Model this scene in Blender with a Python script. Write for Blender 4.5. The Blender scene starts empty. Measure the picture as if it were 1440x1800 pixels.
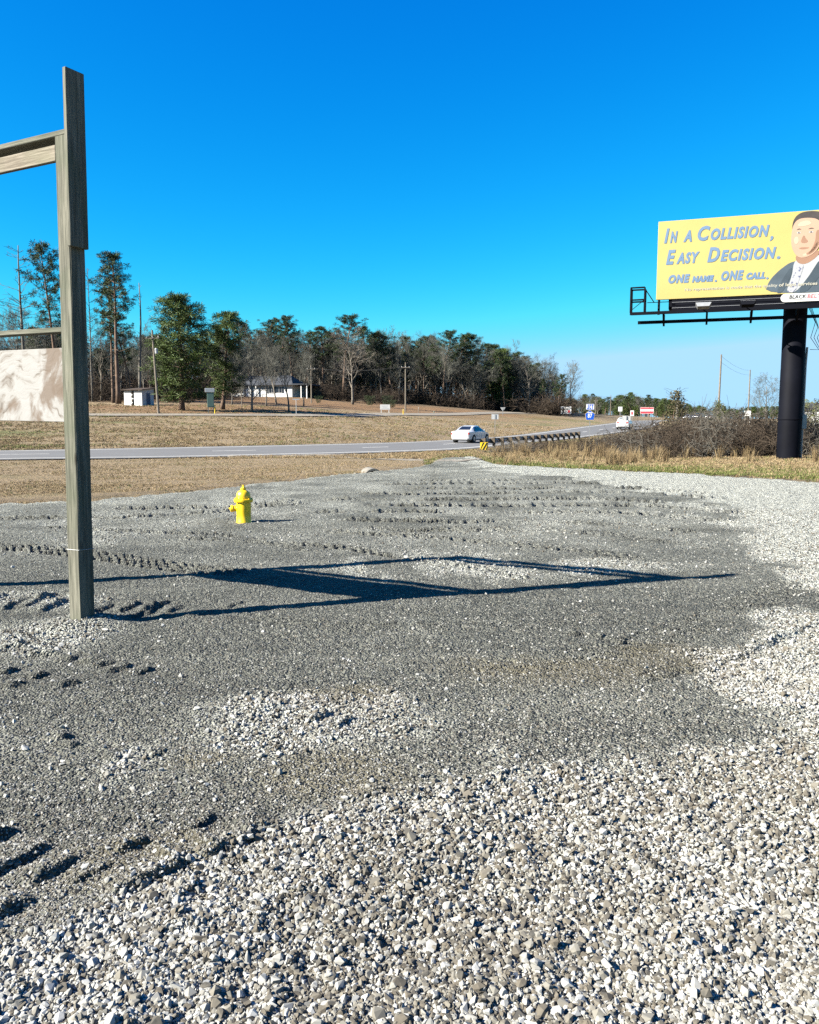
import bpy, bmesh, math, random
import numpy as np
from mathutils import Vector, Matrix, Euler

SC = bpy.context.scene
COL = SC.collection
rnd = random.Random(7)
nrng = np.random.default_rng(11)
PI = math.pi

# ------------------------------------------------------------------ camera
FPX, CAMH = 1450.0, 1.66                      # focal length in photo pixels, eye height
PITCH = math.atan(162 / 1450)
camd = bpy.data.cameras.new('camera')
camd.sensor_fit = 'HORIZONTAL'; camd.sensor_width = 36.0
camd.lens = 36.0 * FPX / 1440.0
camd.clip_start = 0.05; camd.clip_end = 6000
cam = bpy.data.objects.new('camera', camd); COL.objects.link(cam)
cam.location = (0, 0, CAMH); cam.rotation_euler = (PI / 2 - PITCH, 0, 0)
SC.camera = cam

# ------------------------------------------------------------------ light
SUN_TRAVEL = Vector((6.36, 2.19, -4.5)).normalized()      # from the shadow of the sign frame
SUN_EL = math.asin(-SUN_TRAVEL.z)
world = bpy.data.worlds.new('World'); SC.world = world; world.use_nodes = True
wn = world.node_tree; wn.nodes.clear()
w_out = wn.nodes.new('ShaderNodeOutputWorld'); w_bg = wn.nodes.new('ShaderNodeBackground')
w_sky = wn.nodes.new('ShaderNodeTexSky'); w_sky.sky_type = 'NISHITA'; w_sky.sun_disc = False
w_sky.sun_elevation = SUN_EL
w_sky.sun_rotation = math.atan2(-SUN_TRAVEL.x, -SUN_TRAVEL.y)
w_sky.air_density = 1.0; w_sky.dust_density = 0.2; w_sky.ozone_density = 2.0; w_sky.altitude = 100
w_sep = wn.nodes.new('ShaderNodeSeparateColor'); w_com = wn.nodes.new('ShaderNodeCombineColor')
wn.links.new(w_sky.outputs[0], w_sep.inputs[0])
for ch, (gain, power, top) in enumerate(((1.70, 4.05, 0.098), (0.43, 1.3, 0.173), (0.36, 0.65, 0.236))):   # deep, saturated blue of the photograph's grading
    prev = w_sep.outputs[ch]
    for op, val in (('MULTIPLY', 0.1), ('POWER', power), ('MULTIPLY', gain), ('MINIMUM', top), ('MULTIPLY', 10.0)):
        mn = wn.nodes.new('ShaderNodeMath'); mn.operation = op; mn.inputs[1].default_value = val
        wn.links.new(prev, mn.inputs[0]); prev = mn.outputs[0]
    wn.links.new(prev, w_com.inputs[ch])
wn.links.new(w_com.outputs[0], w_bg.inputs[0]); wn.links.new(w_bg.outputs[0], w_out.inputs[0])
w_bg.inputs[1].default_value = 0.10
sund = bpy.data.lights.new('sun', 'SUN'); sund.energy = 5.0; sund.angle = math.radians(0.5)
sund.color = (1.0, 0.95, 0.87)
sun = bpy.data.objects.new('sun', sund); COL.objects.link(sun)
sun.rotation_euler = (-SUN_TRAVEL).to_track_quat('Z', 'Y').to_euler(); sun.location = (-30, -10, 25)
SC.view_settings.view_transform = 'Standard'; SC.view_settings.look = 'None'
SC.view_settings.exposure = 2.2; SC.view_settings.gamma = 1.0
SC.view_settings.use_curve_mapping = False
SC.render.engine = 'CYCLES'
SC.cycles.max_bounces = 5; SC.cycles.diffuse_bounces = 1; SC.cycles.glossy_bounces = 2
SC.cycles.transparent_max_bounces = 4; SC.cycles.use_denoising = False

# ------------------------------------------------------------------ pixel helpers
_F = np.array([0, math.cos(PITCH), -math.sin(PITCH)]); _U = np.array([0, math.sin(PITCH), math.cos(PITCH)])
_C = np.array([0, 0, CAMH])
def ray(u, v): return _F + np.array([1, 0, 0]) * (u - 720) / FPX - _U * (v - 900) / FPX
def at(u, v, d):
    r = ray(u, v); return Vector(_C + r * d / r[1])
def gnd(u, v, z=0.0):
    r = ray(u, v); return Vector(_C + r * (z - CAMH) / r[2])

# ------------------------------------------------------------------ numpy noise
def _hash(ix, iy, s):
    h = (ix.astype(np.int64) * 374761393 + iy.astype(np.int64) * 668265263 + s * 974711) & 0xffffffff
    h = ((h ^ (h >> 13)) * 1274126177) & 0xffffffff
    return ((h ^ (h >> 16)) & 0xffff) / 65535.0
def vnoise(x, y, s=0):
    ix = np.floor(x); iy = np.floor(y); fx = x - ix; fy = y - iy
    fx = fx * fx * (3 - 2 * fx); fy = fy * fy * (3 - 2 * fy)
    a = _hash(ix, iy, s); b = _hash(ix + 1, iy, s); c = _hash(ix, iy + 1, s); d = _hash(ix + 1, iy + 1, s)
    return (a + (b - a) * fx) * (1 - fy) + (c + (d - c) * fx) * fy
def fbm(x, y, o=4, s=0):
    v = 0; a = 0.5
    for k in range(o):
        v = v + a * vnoise(x, y, s + k * 17); x = x * 2.03 + 3.1; y = y * 2.03 + 1.7; a *= 0.5
    return v / (1 - 0.5 ** o)
def sst(a, b, x):
    t = np.clip((x - a) / (b - a), 0, 1); return t * t * (3 - 2 * t)

# ------------------------------------------------------------------ materials
MATS = {}
DIM = {'gravel_fine': 0.56, 'stone': 0.70, 'ground': 0.85, 'dry_blade': 0.85, 'sedge_blade': 0.62, 'pale_track': 0.6, 'plywood': 0.37, 'weathered_wood': 0.49, 'raw_wood': 0.55,
       'asphalt': 0.8, 'straw': 0.6, 'bark_grey': 0.7, 'bark_pale': 0.7, 'twig_grey': 0.75, 'twig_brown': 0.75, 'billboard_yellow': 0.58, 'billboard_ink': 0.6,
       'billboard_white': 0.6, 'shirt_skin_print': 0.85, 'skin_print': 0.72, 'skin_dark_print': 0.66, 'suit_print': 0.6, 'lapel_print': 0.6, 'shirt_print': 0.6, 'tie_print': 0.6, 'concrete': 0.7, 'pine_needle': 1.25, 'pine_needle_light': 1.3, 'white_paint': 0.95, 'siding_white': 0.95, 'car_white': 0.95, 'sign_white': 1.0, 'sign_back': 0.9}
class NT:
    def __init__(s, name):
        s.m = bpy.data.materials.new(name); s.m.use_nodes = True; s.t = s.m.node_tree
        s.b = s.t.nodes['Principled BSDF']; s.b.inputs['Roughness'].default_value = 0.85
        s.b.inputs['Specular IOR Level'].default_value = 0.25
    def n(s, kind, **kw):
        nd = s.t.nodes.new('ShaderNode' + kind)
        for k, v in kw.items(): setattr(nd, k, v)
        return nd
    def l(s, a, b): s.t.links.new(a, b)
    def coord(s, scale=(1, 1, 1), src='Object'):
        tc = s.n('TexCoord'); mp = s.n('Mapping'); mp.inputs['Scale'].default_value = scale
        s.l(tc.outputs[src], mp.inputs['Vector']); return mp.outputs[0]
    def noise(s, vec, scale, detail=4, rough=0.6, dist=0.0):
        nd = s.n('TexNoise'); nd.inputs['Scale'].default_value = scale; nd.inputs['Detail'].default_value = detail
        nd.inputs['Roughness'].default_value = rough; nd.inputs['Distortion'].default_value = dist
        s.l(vec, nd.inputs['Vector']); return nd.outputs['Fac']
    def vor(s, vec, scale, feature='F1', out='Distance'):
        nd = s.n('TexVoronoi', feature=feature); nd.inputs['Scale'].default_value = scale
        s.l(vec, nd.inputs['Vector']); return nd.outputs[out]
    def ramp(s, fac, stops):
        r = s.n('ValToRGB'); e = r.color_ramp.elements
        while len(e) < len(stops): e.new(0.5)
        for q, (p, c) in zip(e, stops):
            q.position = p; q.color = (*c, 1) if len(c) == 3 else c
        s.l(fac, r.inputs[0]); return r.outputs[0]
    def mix(s, fac, a, b, blend='MIX'):
        m = s.n('Mix', data_type='RGBA', blend_type=blend)
        for i, v in ((0, fac), (6, a), (7, b)):
            if isinstance(v, (int, float)): m.inputs[i].default_value = v
            elif isinstance(v, tuple): m.inputs[i].default_value = (*v, 1)
            else: s.l(v, m.inputs[i])
        return m.outputs[2]
    def math(s, op, a, b=0.0):
        m = s.n('Math', operation=op)
        for i, v in enumerate((a, b)):
            if isinstance(v, (int, float)): m.inputs[i].default_value = v
            else: s.l(v, m.inputs[i])
        return m.outputs[0]
    def attr(s, name, kind='GEOMETRY', out='Fac'):
        a = s.n('Attribute', attribute_type=kind, attribute_name=name); return a.outputs[out]
    def col(s, c):
        k = DIM.get(s.m.name, 1.25) * 0.54
        if not isinstance(c, tuple) and k: c = s.mix(1.0, c, (k, k * 1.01, k * 0.97) if s.m.name == 'stone' else (k, k * 1.02, k * 0.90) if s.m.name == 'gravel_fine' else (k * 1.02, k, k * 0.95), 'MULTIPLY')
        if isinstance(c, tuple): s.b.inputs['Base Color'].default_value = (*c, 1)
        else: s.l(c, s.b.inputs['Base Color'])
    def bump(s, h, strength=0.5, dist=0.02):
        b = s.n('Bump'); b.inputs['Strength'].default_value = strength; b.inputs['Distance'].default_value = dist
        s.l(h, b.inputs['Height']); s.l(b.outputs[0], s.b.inputs['Normal'])
    def rough(s, v): s.b.inputs['Roughness'].default_value = v
def put(name, t): MATS[name] = t.m; return t.m

def simple(name, c, rough=0.7, spec=0.3, var=0.25, scale=6.0, metal=0.0, coat=0.0, bump=0.0):
    t = NT(name); v = t.coord(); n = t.noise(v, scale, 5)
    lo = tuple(x * (1 - var) for x in c); hi = tuple(min(1, x * (1 + var)) for x in c)
    t.col(t.ramp(n, [(0.3, lo), (0.7, hi)])); t.rough(rough)
    t.b.inputs['Specular IOR Level'].default_value = spec; t.b.inputs['Metallic'].default_value = metal
    t.b.inputs['Coat Weight'].default_value = coat
    if bump: t.bump(t.noise(v, scale * 4, 4), bump, 0.01)
    return put(name, t)

def m_wood(name, lo, hi, grain=(24, 24, 1.2), knots=True):
    t = NT(name); v = t.coord(grain)
    n1 = t.noise(v, 1.6, 6, 0.65, 0.6); n2 = t.noise(t.coord((60, 60, 2.5)), 1.5, 3)
    c = t.ramp(n1, [(0.28, tuple(x * 0.55 for x in lo)), (0.42, lo), (0.62, hi), (0.8, tuple(min(1, x * 1.2) for x in hi))])
    big = t.noise(t.coord(), 2.2, 3)
    c = t.mix(t.ramp(big, [(0.45, (0, 0, 0)), (0.7, (0.55, 0.55, 0.55))]), c, tuple((lo[0] * 0.8, lo[1] * 1.05, lo[2] * 0.75)))
    if knots:
        k = t.vor(t.coord((5, 5, 1.7)), 1.0); c = t.mix(t.ramp(k, [(0.05, (0.9,) * 3), (0.13, (0, 0, 0))]), c, (0.05, 0.035, 0.02))
    t.col(c); t.rough(0.9); t.bump(t.math('ADD', n1, t.math('MULTIPLY', n2, 0.5)), 0.6, 0.012)
    return put(name, t)
m_wood('weathered_wood', (0.22, 0.22, 0.17), (0.46, 0.45, 0.36))
m_wood('raw_wood', (0.34, 0.29, 0.22), (0.62, 0.55, 0.44), knots=False)
m_wood('pole_wood', (0.13, 0.11, 0.09), (0.27, 0.23, 0.19), knots=False)

t = NT('plywood'); v = t.coord()
wr = t.n('TexNoise'); wr.inputs['Scale'].default_value = 1.5; wr.inputs['Detail'].default_value = 3; t.l(v, wr.inputs['Vector'])
vm = t.n('VectorMath', operation='MULTIPLY_ADD'); t.l(wr.outputs['Color'], vm.inputs[0]); vm.inputs[1].default_value = (1.6, 0, 0.9); t.l(v, vm.inputs[2])
mp = t.n('Mapping'); mp.inputs['Scale'].default_value = (2.2, 1, 9); t.l(vm.outputs[0], mp.inputs['Vector'])
g1 = t.noise(mp.outputs[0], 1.5, 5, 0.62); g2 = t.noise(v, 1.7, 5, 0.6, 1.2)
c = t.ramp(g1, [(0.32, (0.26, 0.21, 0.17)), (0.39, (0.66, 0.61, 0.56)), (0.46, (0.90, 0.89, 0.87)), (0.62, (0.97, 0.96, 0.95)), (0.70, (0.80, 0.77, 0.73))])
c = t.mix(t.ramp(g2, [(0.53, (0, 0, 0)), (0.61, (0.85,) * 3)]), c, (0.42, 0.31, 0.23))
t.col(c); t.bump(g1, 0.5, 0.01); put('plywood', t)

# gravel
t = NT('gravel_fine'); v = t.coord()
vc = t.n('TexVoronoi', feature='F1'); vc.inputs['Scale'].default_value = 62; t.l(v, vc.inputs['Vector'])
vd = t.n('TexVoronoi', feature='F1'); vd.inputs['Scale'].default_value = 24; t.l(v, vd.inputs['Vector'])
sep = t.n('SeparateColor'); t.l(vc.outputs['Color'], sep.inputs[0])
sepd = t.n('SeparateColor'); t.l(vd.outputs['Color'], sepd.inputs[0])
tone = t.math('ADD', t.math('MULTIPLY', sep.outputs[0], 0.6), t.math('MULTIPLY', sepd.outputs[0], 0.4))
c = t.ramp(tone, [(0.1, (0.085, 0.086, 0.08)), (0.45, (0.185, 0.187, 0.172)), (0.72, (0.30, 0.30, 0.275)), (0.95, (0.58, 0.57, 0.53))])
big = t.noise(v, 0.55, 5, 0.6, 0.5)
c = t.mix(t.ramp(big, [(0.35, (0.0,) * 3), (0.7, (0.38,) * 3)]), c, (0.36, 0.355, 0.33))
stk = t.noise(t.coord((0.22, 1.7, 1)), 1.0, 5, 0.6, 0.4)
c = t.mix(t.ramp(stk, [(0.30, (0.6,) * 3), (0.46, (0, 0, 0))]), c, (0.10, 0.102, 0.095)); c = t.mix(t.ramp(stk, [(0.54, (0, 0, 0)), (0.70, (0.55,) * 3)]), c, (0.50, 0.49, 0.45))
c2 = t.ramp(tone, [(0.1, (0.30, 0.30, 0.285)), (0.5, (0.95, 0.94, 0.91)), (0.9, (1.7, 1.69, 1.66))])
c = t.mix(t.attr('loose'), c, c2)  # the mask holds loose gravel plus the painted lightening with distance
c = t.mix(t.math('MULTIPLY', t.attr('dirt'), 0.75), c, t.ramp(t.noise(v, 30, 4), [(0.3, (0.20, 0.17, 0.12)), (0.7, (0.40, 0.35, 0.26))]))
t.col(c); t.rough(0.95)
hgt = t.math('ADD', t.math('MULTIPLY', vc.outputs['Distance'], -1.0), t.math('MULTIPLY', vd.outputs['Distance'], -1.2))
hgt = t.math('ADD', hgt, t.math('MULTIPLY', sepd.outputs[1], 0.7))
t.bump(hgt, 1.0, 0.045); put('gravel_fine', t)

t = NT('stone'); tn = t.attr('tone', 'INSTANCER')
c = t.ramp(tn, [(0.0, (0.10, 0.095, 0.085)), (0.15, (0.20, 0.17, 0.13)), (0.3, (0.32, 0.30, 0.26)), (0.5, (0.47, 0.455, 0.42)), (0.75, (0.62, 0.61, 0.58)), (1.0, (0.80, 0.79, 0.77))])
n = t.noise(t.coord((1, 1, 1)), 3.0, 3)
c = t.mix(t.ramp(n, [(0.4, (0, 0, 0)), (0.7, (0.35,) * 3)]), c, (0.36, 0.31, 0.24))
t.col(c); t.rough(0.9); put('stone', t)

# grass ground
t = NT('ground'); v = t.coord(); n1 = t.noise(v, 0.35, 6, 0.65); n2 = t.noise(v, 14, 5, 0.7); n3 = t.noise(v, 3.0, 5)
c = t.ramp(n2, [(0.25, (0.17, 0.122, 0.068)), (0.42, (0.31, 0.23, 0.135)), (0.62, (0.40, 0.305, 0.185)), (0.8, (0.48, 0.38, 0.25))])
c = t.mix(t.ramp(n1, [(0.5, (0, 0, 0)), (0.68, (0.55,) * 3)]), c, (0.19, 0.17, 0.06))
c = t.mix(t.math('MULTIPLY', t.attr('green'), 0.8), c, t.ramp(n3, [(0.3, (0.07, 0.10, 0.02)), (0.7, (0.20, 0.22, 0.06))]))
c = t.mix(t.math('MULTIPLY', t.attr('leaf'), 0.85), c, t.ramp(n2, [(0.3, (0.15, 0.075, 0.03)), (0.7, (0.38, 0.22, 0.10))]))
c = t.mix(t.math('MULTIPLY', t.attr('soil'), 0.9), c, t.ramp(n2, [(0.3, (0.05, 0.035, 0.022)), (0.7, (0.13, 0.095, 0.06))]))
t.col(c); t.rough(0.97); t.bump(t.math('ADD', n2, t.math('MULTIPLY', n3, 1.2)), 0.9, 0.12); put('ground', t)

t = NT('asphalt'); v = t.coord(); n = t.noise(v, 40, 4); n2 = t.noise(v, 0.5, 4)
c = t.ramp(n, [(0.3, (0.17, 0.17, 0.172)), (0.7, (0.27, 0.27, 0.27))]); c = t.mix(t.ramp(n2, [(0.4, (0, 0, 0)), (0.75, (0.4,) * 3)]), c, (0.16, 0.155, 0.15))
t.col(c); t.rough(0.85); t.bump(n, 0.4, 0.01); put('asphalt', t)
t = NT('pale_track'); v = t.coord(); n = t.noise(v, 3, 5)
t.col(t.ramp(n, [(0.3, (0.36, 0.31, 0.24)), (0.7, (0.56, 0.51, 0.43))])); t.bump(n, 0.4, 0.03); put('pale_track', t)

def m_blade(name, stops):
    t = NT(name); t.col(t.ramp(t.attr('tone', 'INSTANCER'), stops)); t.rough(0.8); return put(name, t)
m_blade('dry_blade', [(0, (0.13, 0.09, 0.045)), (0.35, (0.30, 0.21, 0.11)), (0.7, (0.45, 0.34, 0.19)), (0.86, (0.55, 0.44, 0.27)), (0.9, (0.12, 0.15, 0.035)), (1, (0.22, 0.25, 0.07))])
simple('old_asphalt', (0.11, 0.105, 0.10), 0.9, 0.15, 0.3, 0.8)
simple('straw', (0.55, 0.40, 0.20), 0.8, 0.2, 0.3, 0.7)
simple('twig_grey', (0.175, 0.178, 0.155), 0.9, 0.1, 0.35, 1.2)
simple('bramble_grey', (0.105, 0.098, 0.085), 0.9, 0.1, 0.35, 1.2)
simple('twig_brown', (0.085, 0.066, 0.05), 0.9, 0.1, 0.4, 1.2)
simple('bark_grey', (0.27, 0.25, 0.22), 0.9, 0.1, 0.35, 1.5, bump=0.4)
simple('bark_pale', (0.36, 0.32, 0.27), 0.9, 0.1, 0.35, 1.5, bump=0.4)
simple('bark_pine', (0.15, 0.105, 0.08), 0.9, 0.1, 0.4, 1.5, bump=0.4)
simple('pine_needle', (0.040, 0.062, 0.022), 0.6, 0.2, 0.5, 0.8)
simple('pine_needle_light', (0.070, 0.105, 0.026), 0.6, 0.2, 0.5, 0.8)
simple('vine_leaf', (0.085, 0.075, 0.04), 0.8, 0.15, 0.5, 1.0)
simple('shrub_leaf', (0.10, 0.11, 0.045), 0.7, 0.2, 0.5, 1.0)
simple('hydrant_yellow', (0.98, 0.60, 0.004), 0.42, 0.5, 0.12, 9, coat=0.25)
simple('hydrant_chain', (0.2, 0.17, 0.06), 0.6, 0.5, 0.3, 20)
simple('black_steel', (0.004, 0.0045, 0.008), 0.65, 0.06, 0.3, 1.0)
simple('grey_steel', (0.32, 0.33, 0.34), 0.5, 0.5, 0.15, 4, metal=0.6)
simple('white_paint', (0.78, 0.78, 0.77), 0.6, 0.3, 0.06, 2.5)
simple('line_paint', (0.66, 0.66, 0.64), 0.8, 0.2, 0.2, 6)
simple('yellow_line', (0.55, 0.38, 0.06), 0.8, 0.2, 0.25, 6)
simple('sign_white', (0.78, 0.79, 0.80), 0.45, 0.4, 0.05, 2)
simple('sign_back', (0.62, 0.64, 0.66), 0.5, 0.5, 0.08, 2, metal=0.2)
simple('sign_blue', (0.008, 0.075, 0.42), 0.4, 0.4, 0.1, 2)
simple('sign_yellow', (0.80, 0.56, 0.02), 0.45, 0.4, 0.08, 2)
simple('sign_black', (0.012, 0.012, 0.014), 0.5, 0.3, 0.1, 2)
simple('sign_red', (0.55, 0.04, 0.06), 0.45, 0.4, 0.1, 2)
simple('green_steel', (0.10, 0.17, 0.14), 0.5, 0.4, 0.15, 2)
simple('galvanised', (0.40, 0.41, 0.42), 0.55, 0.5, 0.2, 5, metal=0.5)
simple('post_timber', (0.10, 0.08, 0.06), 0.9, 0.15, 0.35, 5)
simple('billboard_yellow', (0.90, 0.75, 0.26), 0.55, 0.3, 0.05, 0.8)
simple('billboard_ink', (0.24, 0.40, 0.66), 0.6, 0.3, 0.12, 1.5)
simple('billboard_white', (0.82, 0.80, 0.68), 0.55, 0.3, 0.06, 2)
simple('skin_print', (0.76, 0.50, 0.36), 0.6, 0.3, 0.06, 1.0)
simple('shirt_skin_print', (0.78, 0.54, 0.40), 0.6, 0.3, 0.06, 1.0)
simple('skin_dark_print', (0.52, 0.30, 0.20), 0.6, 0.3, 0.08, 1.5)
simple('hair_print', (0.05, 0.042, 0.04), 0.6, 0.3, 0.25, 3)
simple('suit_print', (0.13, 0.18, 0.23), 0.6, 0.3, 0.15, 2)
simple('lapel_print', (0.09, 0.13, 0.17), 0.6, 0.3, 0.15, 2)
simple('shirt_print', (0.76, 0.79, 0.83), 0.6, 0.3, 0.05, 2)
t = NT('tie_print'); c = t.ramp(t.vor(t.coord(), 9.0), [(0.25, (0.22, 0.25, 0.42)), (0.4, (0.72, 0.74, 0.80))]); t.col(c); put('tie_print', t)
simple('car_white', (0.74, 0.75, 0.77), 0.25, 0.5, 0.03, 2, coat=0.6)
simple('car_black', (0.015, 0.016, 0.02), 0.25, 0.5, 0.1, 2, coat=0.6)
simple('car_glass', (0.012, 0.016, 0.022), 0.06, 0.6, 0.2, 1)
simple('rubber', (0.018, 0.018, 0.018), 0.85, 0.2, 0.2, 8)
simple('wheel_metal', (0.42, 0.43, 0.45), 0.35, 0.5, 0.1, 5, metal=0.7)
simple('lamp_red', (0.40, 0.015, 0.012), 0.25, 0.5, 0.1, 4)
simple('lamp_clear', (0.6, 0.62, 0.65), 0.15, 0.6, 0.05, 4)
simple('roof_shingle', (0.055, 0.06, 0.07), 0.9, 0.15, 0.35, 3, bump=0.4)
simple('roof_rust', (0.06, 0.045, 0.035), 0.9, 0.15, 0.4, 3)
simple('siding_white', (0.74, 0.75, 0.75), 0.7, 0.25, 0.07, 1.5)
simple('window_dark', (0.02, 0.026, 0.036), 0.12, 0.5, 0.3, 0.8)
simple('concrete', (0.34, 0.32, 0.28), 0.9, 0.2, 0.25, 4, bump=0.3)
simple('cable_black', (0.02, 0.02, 0.022), 0.7, 0.3, 0.1, 3)
simple('door_blue', (0.07, 0.10, 0.17), 0.6, 0.3, 0.1, 3)

# ------------------------------------------------------------------ mesh helper
class MB:
    def __init__(s): s.v = []; s.f = []
    def add(s, vs, fs):
        o = len(s.v); s.v += [tuple(p) for p in vs]; s.f += [tuple(i + o for i in q) for q in fs]; return s
    def box(s, x0, x1, y0, y1, z0, z1, M=None, bev=0.0):
        if bev > 0:
            bm = bmesh.new(); bmesh.ops.create_cube(bm, size=1.0)
            for p in bm.verts:
                p.co = Vector(((x0 + x1) / 2 + p.co.x * (x1 - x0), (y0 + y1) / 2 + p.co.y * (y1 - y0), (z0 + z1) / 2 + p.co.z * (z1 - z0)))
            bmesh.ops.bevel(bm, geom=bm.edges[:], offset=bev, segments=1, affect='EDGES')
            bm.verts.index_update()
            vs = [p.co.copy() for p in bm.verts]; fs = [[q.index for q in f.verts] for f in bm.faces]; bm.free()
        else:
            vs = [Vector(p) for p in ((x0, y0, z0), (x1, y0, z0), (x1, y1, z0), (x0, y1, z0), (x0, y0, z1), (x1, y0, z1), (x1, y1, z1), (x0, y1, z1))]
            fs = [(0, 3, 2, 1), (4, 5, 6, 7), (0, 1, 5, 4), (1, 2, 6, 5), (2, 3, 7, 6), (3, 0, 4, 7)]
        if M is not None: vs = [M @ p for p in vs]
        return s.add(vs, fs)
    def tube(s, pts, rad, n=6, cap=True):
        pts = [Vector(p) for p in pts]; k = len(pts)
        if not isinstance(rad, (list, tuple)): rad = [rad] * k
        up = None; vs = []
        for i, p in enumerate(pts):
            t = (pts[min(i + 1, k - 1)] - pts[max(i - 1, 0)])
            t = t.normalized() if t.length > 1e-9 else Vector((0, 0, 1))
            if up is None: up = t.orthogonal().normalized()
            else:
                up = up - t * up.dot(t); up = up.normalized() if up.length > 1e-6 else t.orthogonal().normalized()
            w = t.cross(up)
            for j in range(n):
                a = 2 * PI * j / n; vs.append(p + (up * math.cos(a) + w * math.sin(a)) * rad[i])
        fs = []
        for i in range(k - 1):
            for j in range(n):
                a = i * n + j; b = i * n + (j + 1) % n; fs.append((a, b, b + n, a + n))
        if cap: fs.append(tuple(range(n - 1, -1, -1))); fs.append(tuple((k - 1) * n + j for j in range(n)))
        return s.add(vs, fs)
    def lathe(s, prof, n=20, M=None):
        vs = []; fs = []
        for (r, z) in prof:
            for j in range(n):
                a = 2 * PI * j / n; vs.append(Vector((r * math.cos(a), r * math.sin(a), z)))
        for i in range(len(prof) - 1):
            for j in range(n):
                a = i * n + j; b = i * n + (j + 1) % n; fs.append((a, b, b + n, a + n))
        fs.append(tuple(range(n - 1, -1, -1))); fs.append(tuple((len(prof) - 1) * n + j for j in range(n)))
        if M is not None: vs = [M @ p for p in vs]
        return s.add(vs, fs)
    def prism(s, poly, y0, y1, M=None):          # poly in (x, z), extruded along y
        k = len(poly); vs = [Vector((x, y0, z)) for x, z in poly] + [Vector((x, y1, z)) for x, z in poly]
        fs = [tuple(range(k)), tuple(range(2 * k - 1, k - 1, -1))] + [(j, j + k, (j + 1) % k + k, (j + 1) % k) for j in range(k)]
        if M is not None: vs = [M @ p for p in vs]
        return s.add(vs, fs)
    def mesh(s, name, m=None, smooth=False):
        me = bpy.data.meshes.new(name); me.from_pydata(s.v, [], s.f); me.update()
        if m: me.materials.append(MATS[m] if isinstance(m, str) else m)
        bm = bmesh.new(); bm.from_mesh(me); bmesh.ops.recalc_face_normals(bm, faces=bm.faces); bm.to_mesh(me); bm.free()
        if smooth: me.polygons.foreach_set('use_smooth', [True] * len(me.polygons))
        return me
    def build(s, name, m, parent=None, smooth=False, loc=None, rot=None):
        o = bpy.data.objects.new(name, s.mesh(name, m, smooth)); COL.objects.link(o)
        if parent: o.parent = parent
        if loc is not None: o.location = loc
        if rot is not None: o.rotation_euler = rot
        return o
def shade_auto(o, ang=35):
    me = o.data; me.polygons.foreach_set('use_smooth', [True] * len(me.polygons))
    me.set_sharp_from_angle(angle=math.radians(ang)); return o
def thing(name, label, cat, loc=(0, 0, 0), rz=0.0, group=None):
    o = bpy.data.objects.new(name, None); COL.objects.link(o); o.empty_display_size = 0.2
    o.location = loc; o.rotation_euler = (0, 0, rz); return tag(o, label, cat, group)
def tag(o, label, cat, group=None, kind=None):
    o['label'] = label; o['category'] = cat
    if group: o['group'] = group
    if kind: o['kind'] = kind
    return o
def struct(o, label=None):
    o['kind'] = 'structure'
    if label: o['label'] = label
    return o
def copy_thing(root, loc, rz=0, scale=1.0, label=None, group=None):
    r = root.copy(); COL.objects.link(r); r.location = loc; r.rotation_euler = (0, 0, rz)
    r.scale = scale if isinstance(scale, (tuple, list)) else (scale,) * 3
    if label: r['label'] = label
    if group: r['group'] = group
    for ch in root.children:
        c = ch.copy(); COL.objects.link(c); c.parent = r
        for g in ch.children:
            d = g.copy(); COL.objects.link(d); d.parent = c
    return r

# ================================================================== TERRAIN
# road edges (near and far), metres
R_NEAR = [(-95, 2, .1), (-48, 17.5, .1), (-27, 27.5, .08), (-16.9, 34, 0.0), (-9, 41.2, -.18), (3.1, 56, -.38), (10.2, 72, -.36), (19.2, 90, -.22), (34.8, 126, .10), (48, 160, .65), (62, 200, 1.40), (94, 240, 1.66), (125, 275, 0.9), (190, 315, -1)]
R_FAR = [(-99, 10.5, .2), (-52, 25.5, .2), (-32, 35, .15), (-22.6, 41, .09), (-15.2, 47.7, .03), (-4.4, 61, -.10), (2.0, 75.5, -.27), (11.2, 93.6, -.16), (26.6, 129.4, .55), (39.8, 163.5, 1.0), (54.5, 204.5, 1.40), (87, 247.5, 1.68), (120, 282.5, 0.9), (186, 322, -1)]
def crom(P, n):
    P = np.array(P, float); P = np.vstack([2 * P[0] - P[1], P, 2 * P[-1] - P[-2]]); out = []
    for i in range(1, len(P) - 2):
        t = np.linspace(0, 1, n, endpoint=(i == len(P) - 3))[:, None]
        a, b, c, d = P[i - 1], P[i], P[i + 1], P[i + 2]
        out.append(0.5 * (2 * b + (c - a) * t + (2 * a - 5 * b + 4 * c - d) * t ** 2 + (3 * b - a - 3 * c + d) * t ** 3))
    return np.vstack(out)
RN = crom(R_NEAR, 16); RF = crom(R_FAR, 16); RC = (RN + RF) / 2
RHW = np.linalg.norm((RN - RF)[:, :2], axis=1) / 2
def at_xy(u, v, d): p = at(u, v, d); return (p.x, p.y, p.z)
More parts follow.
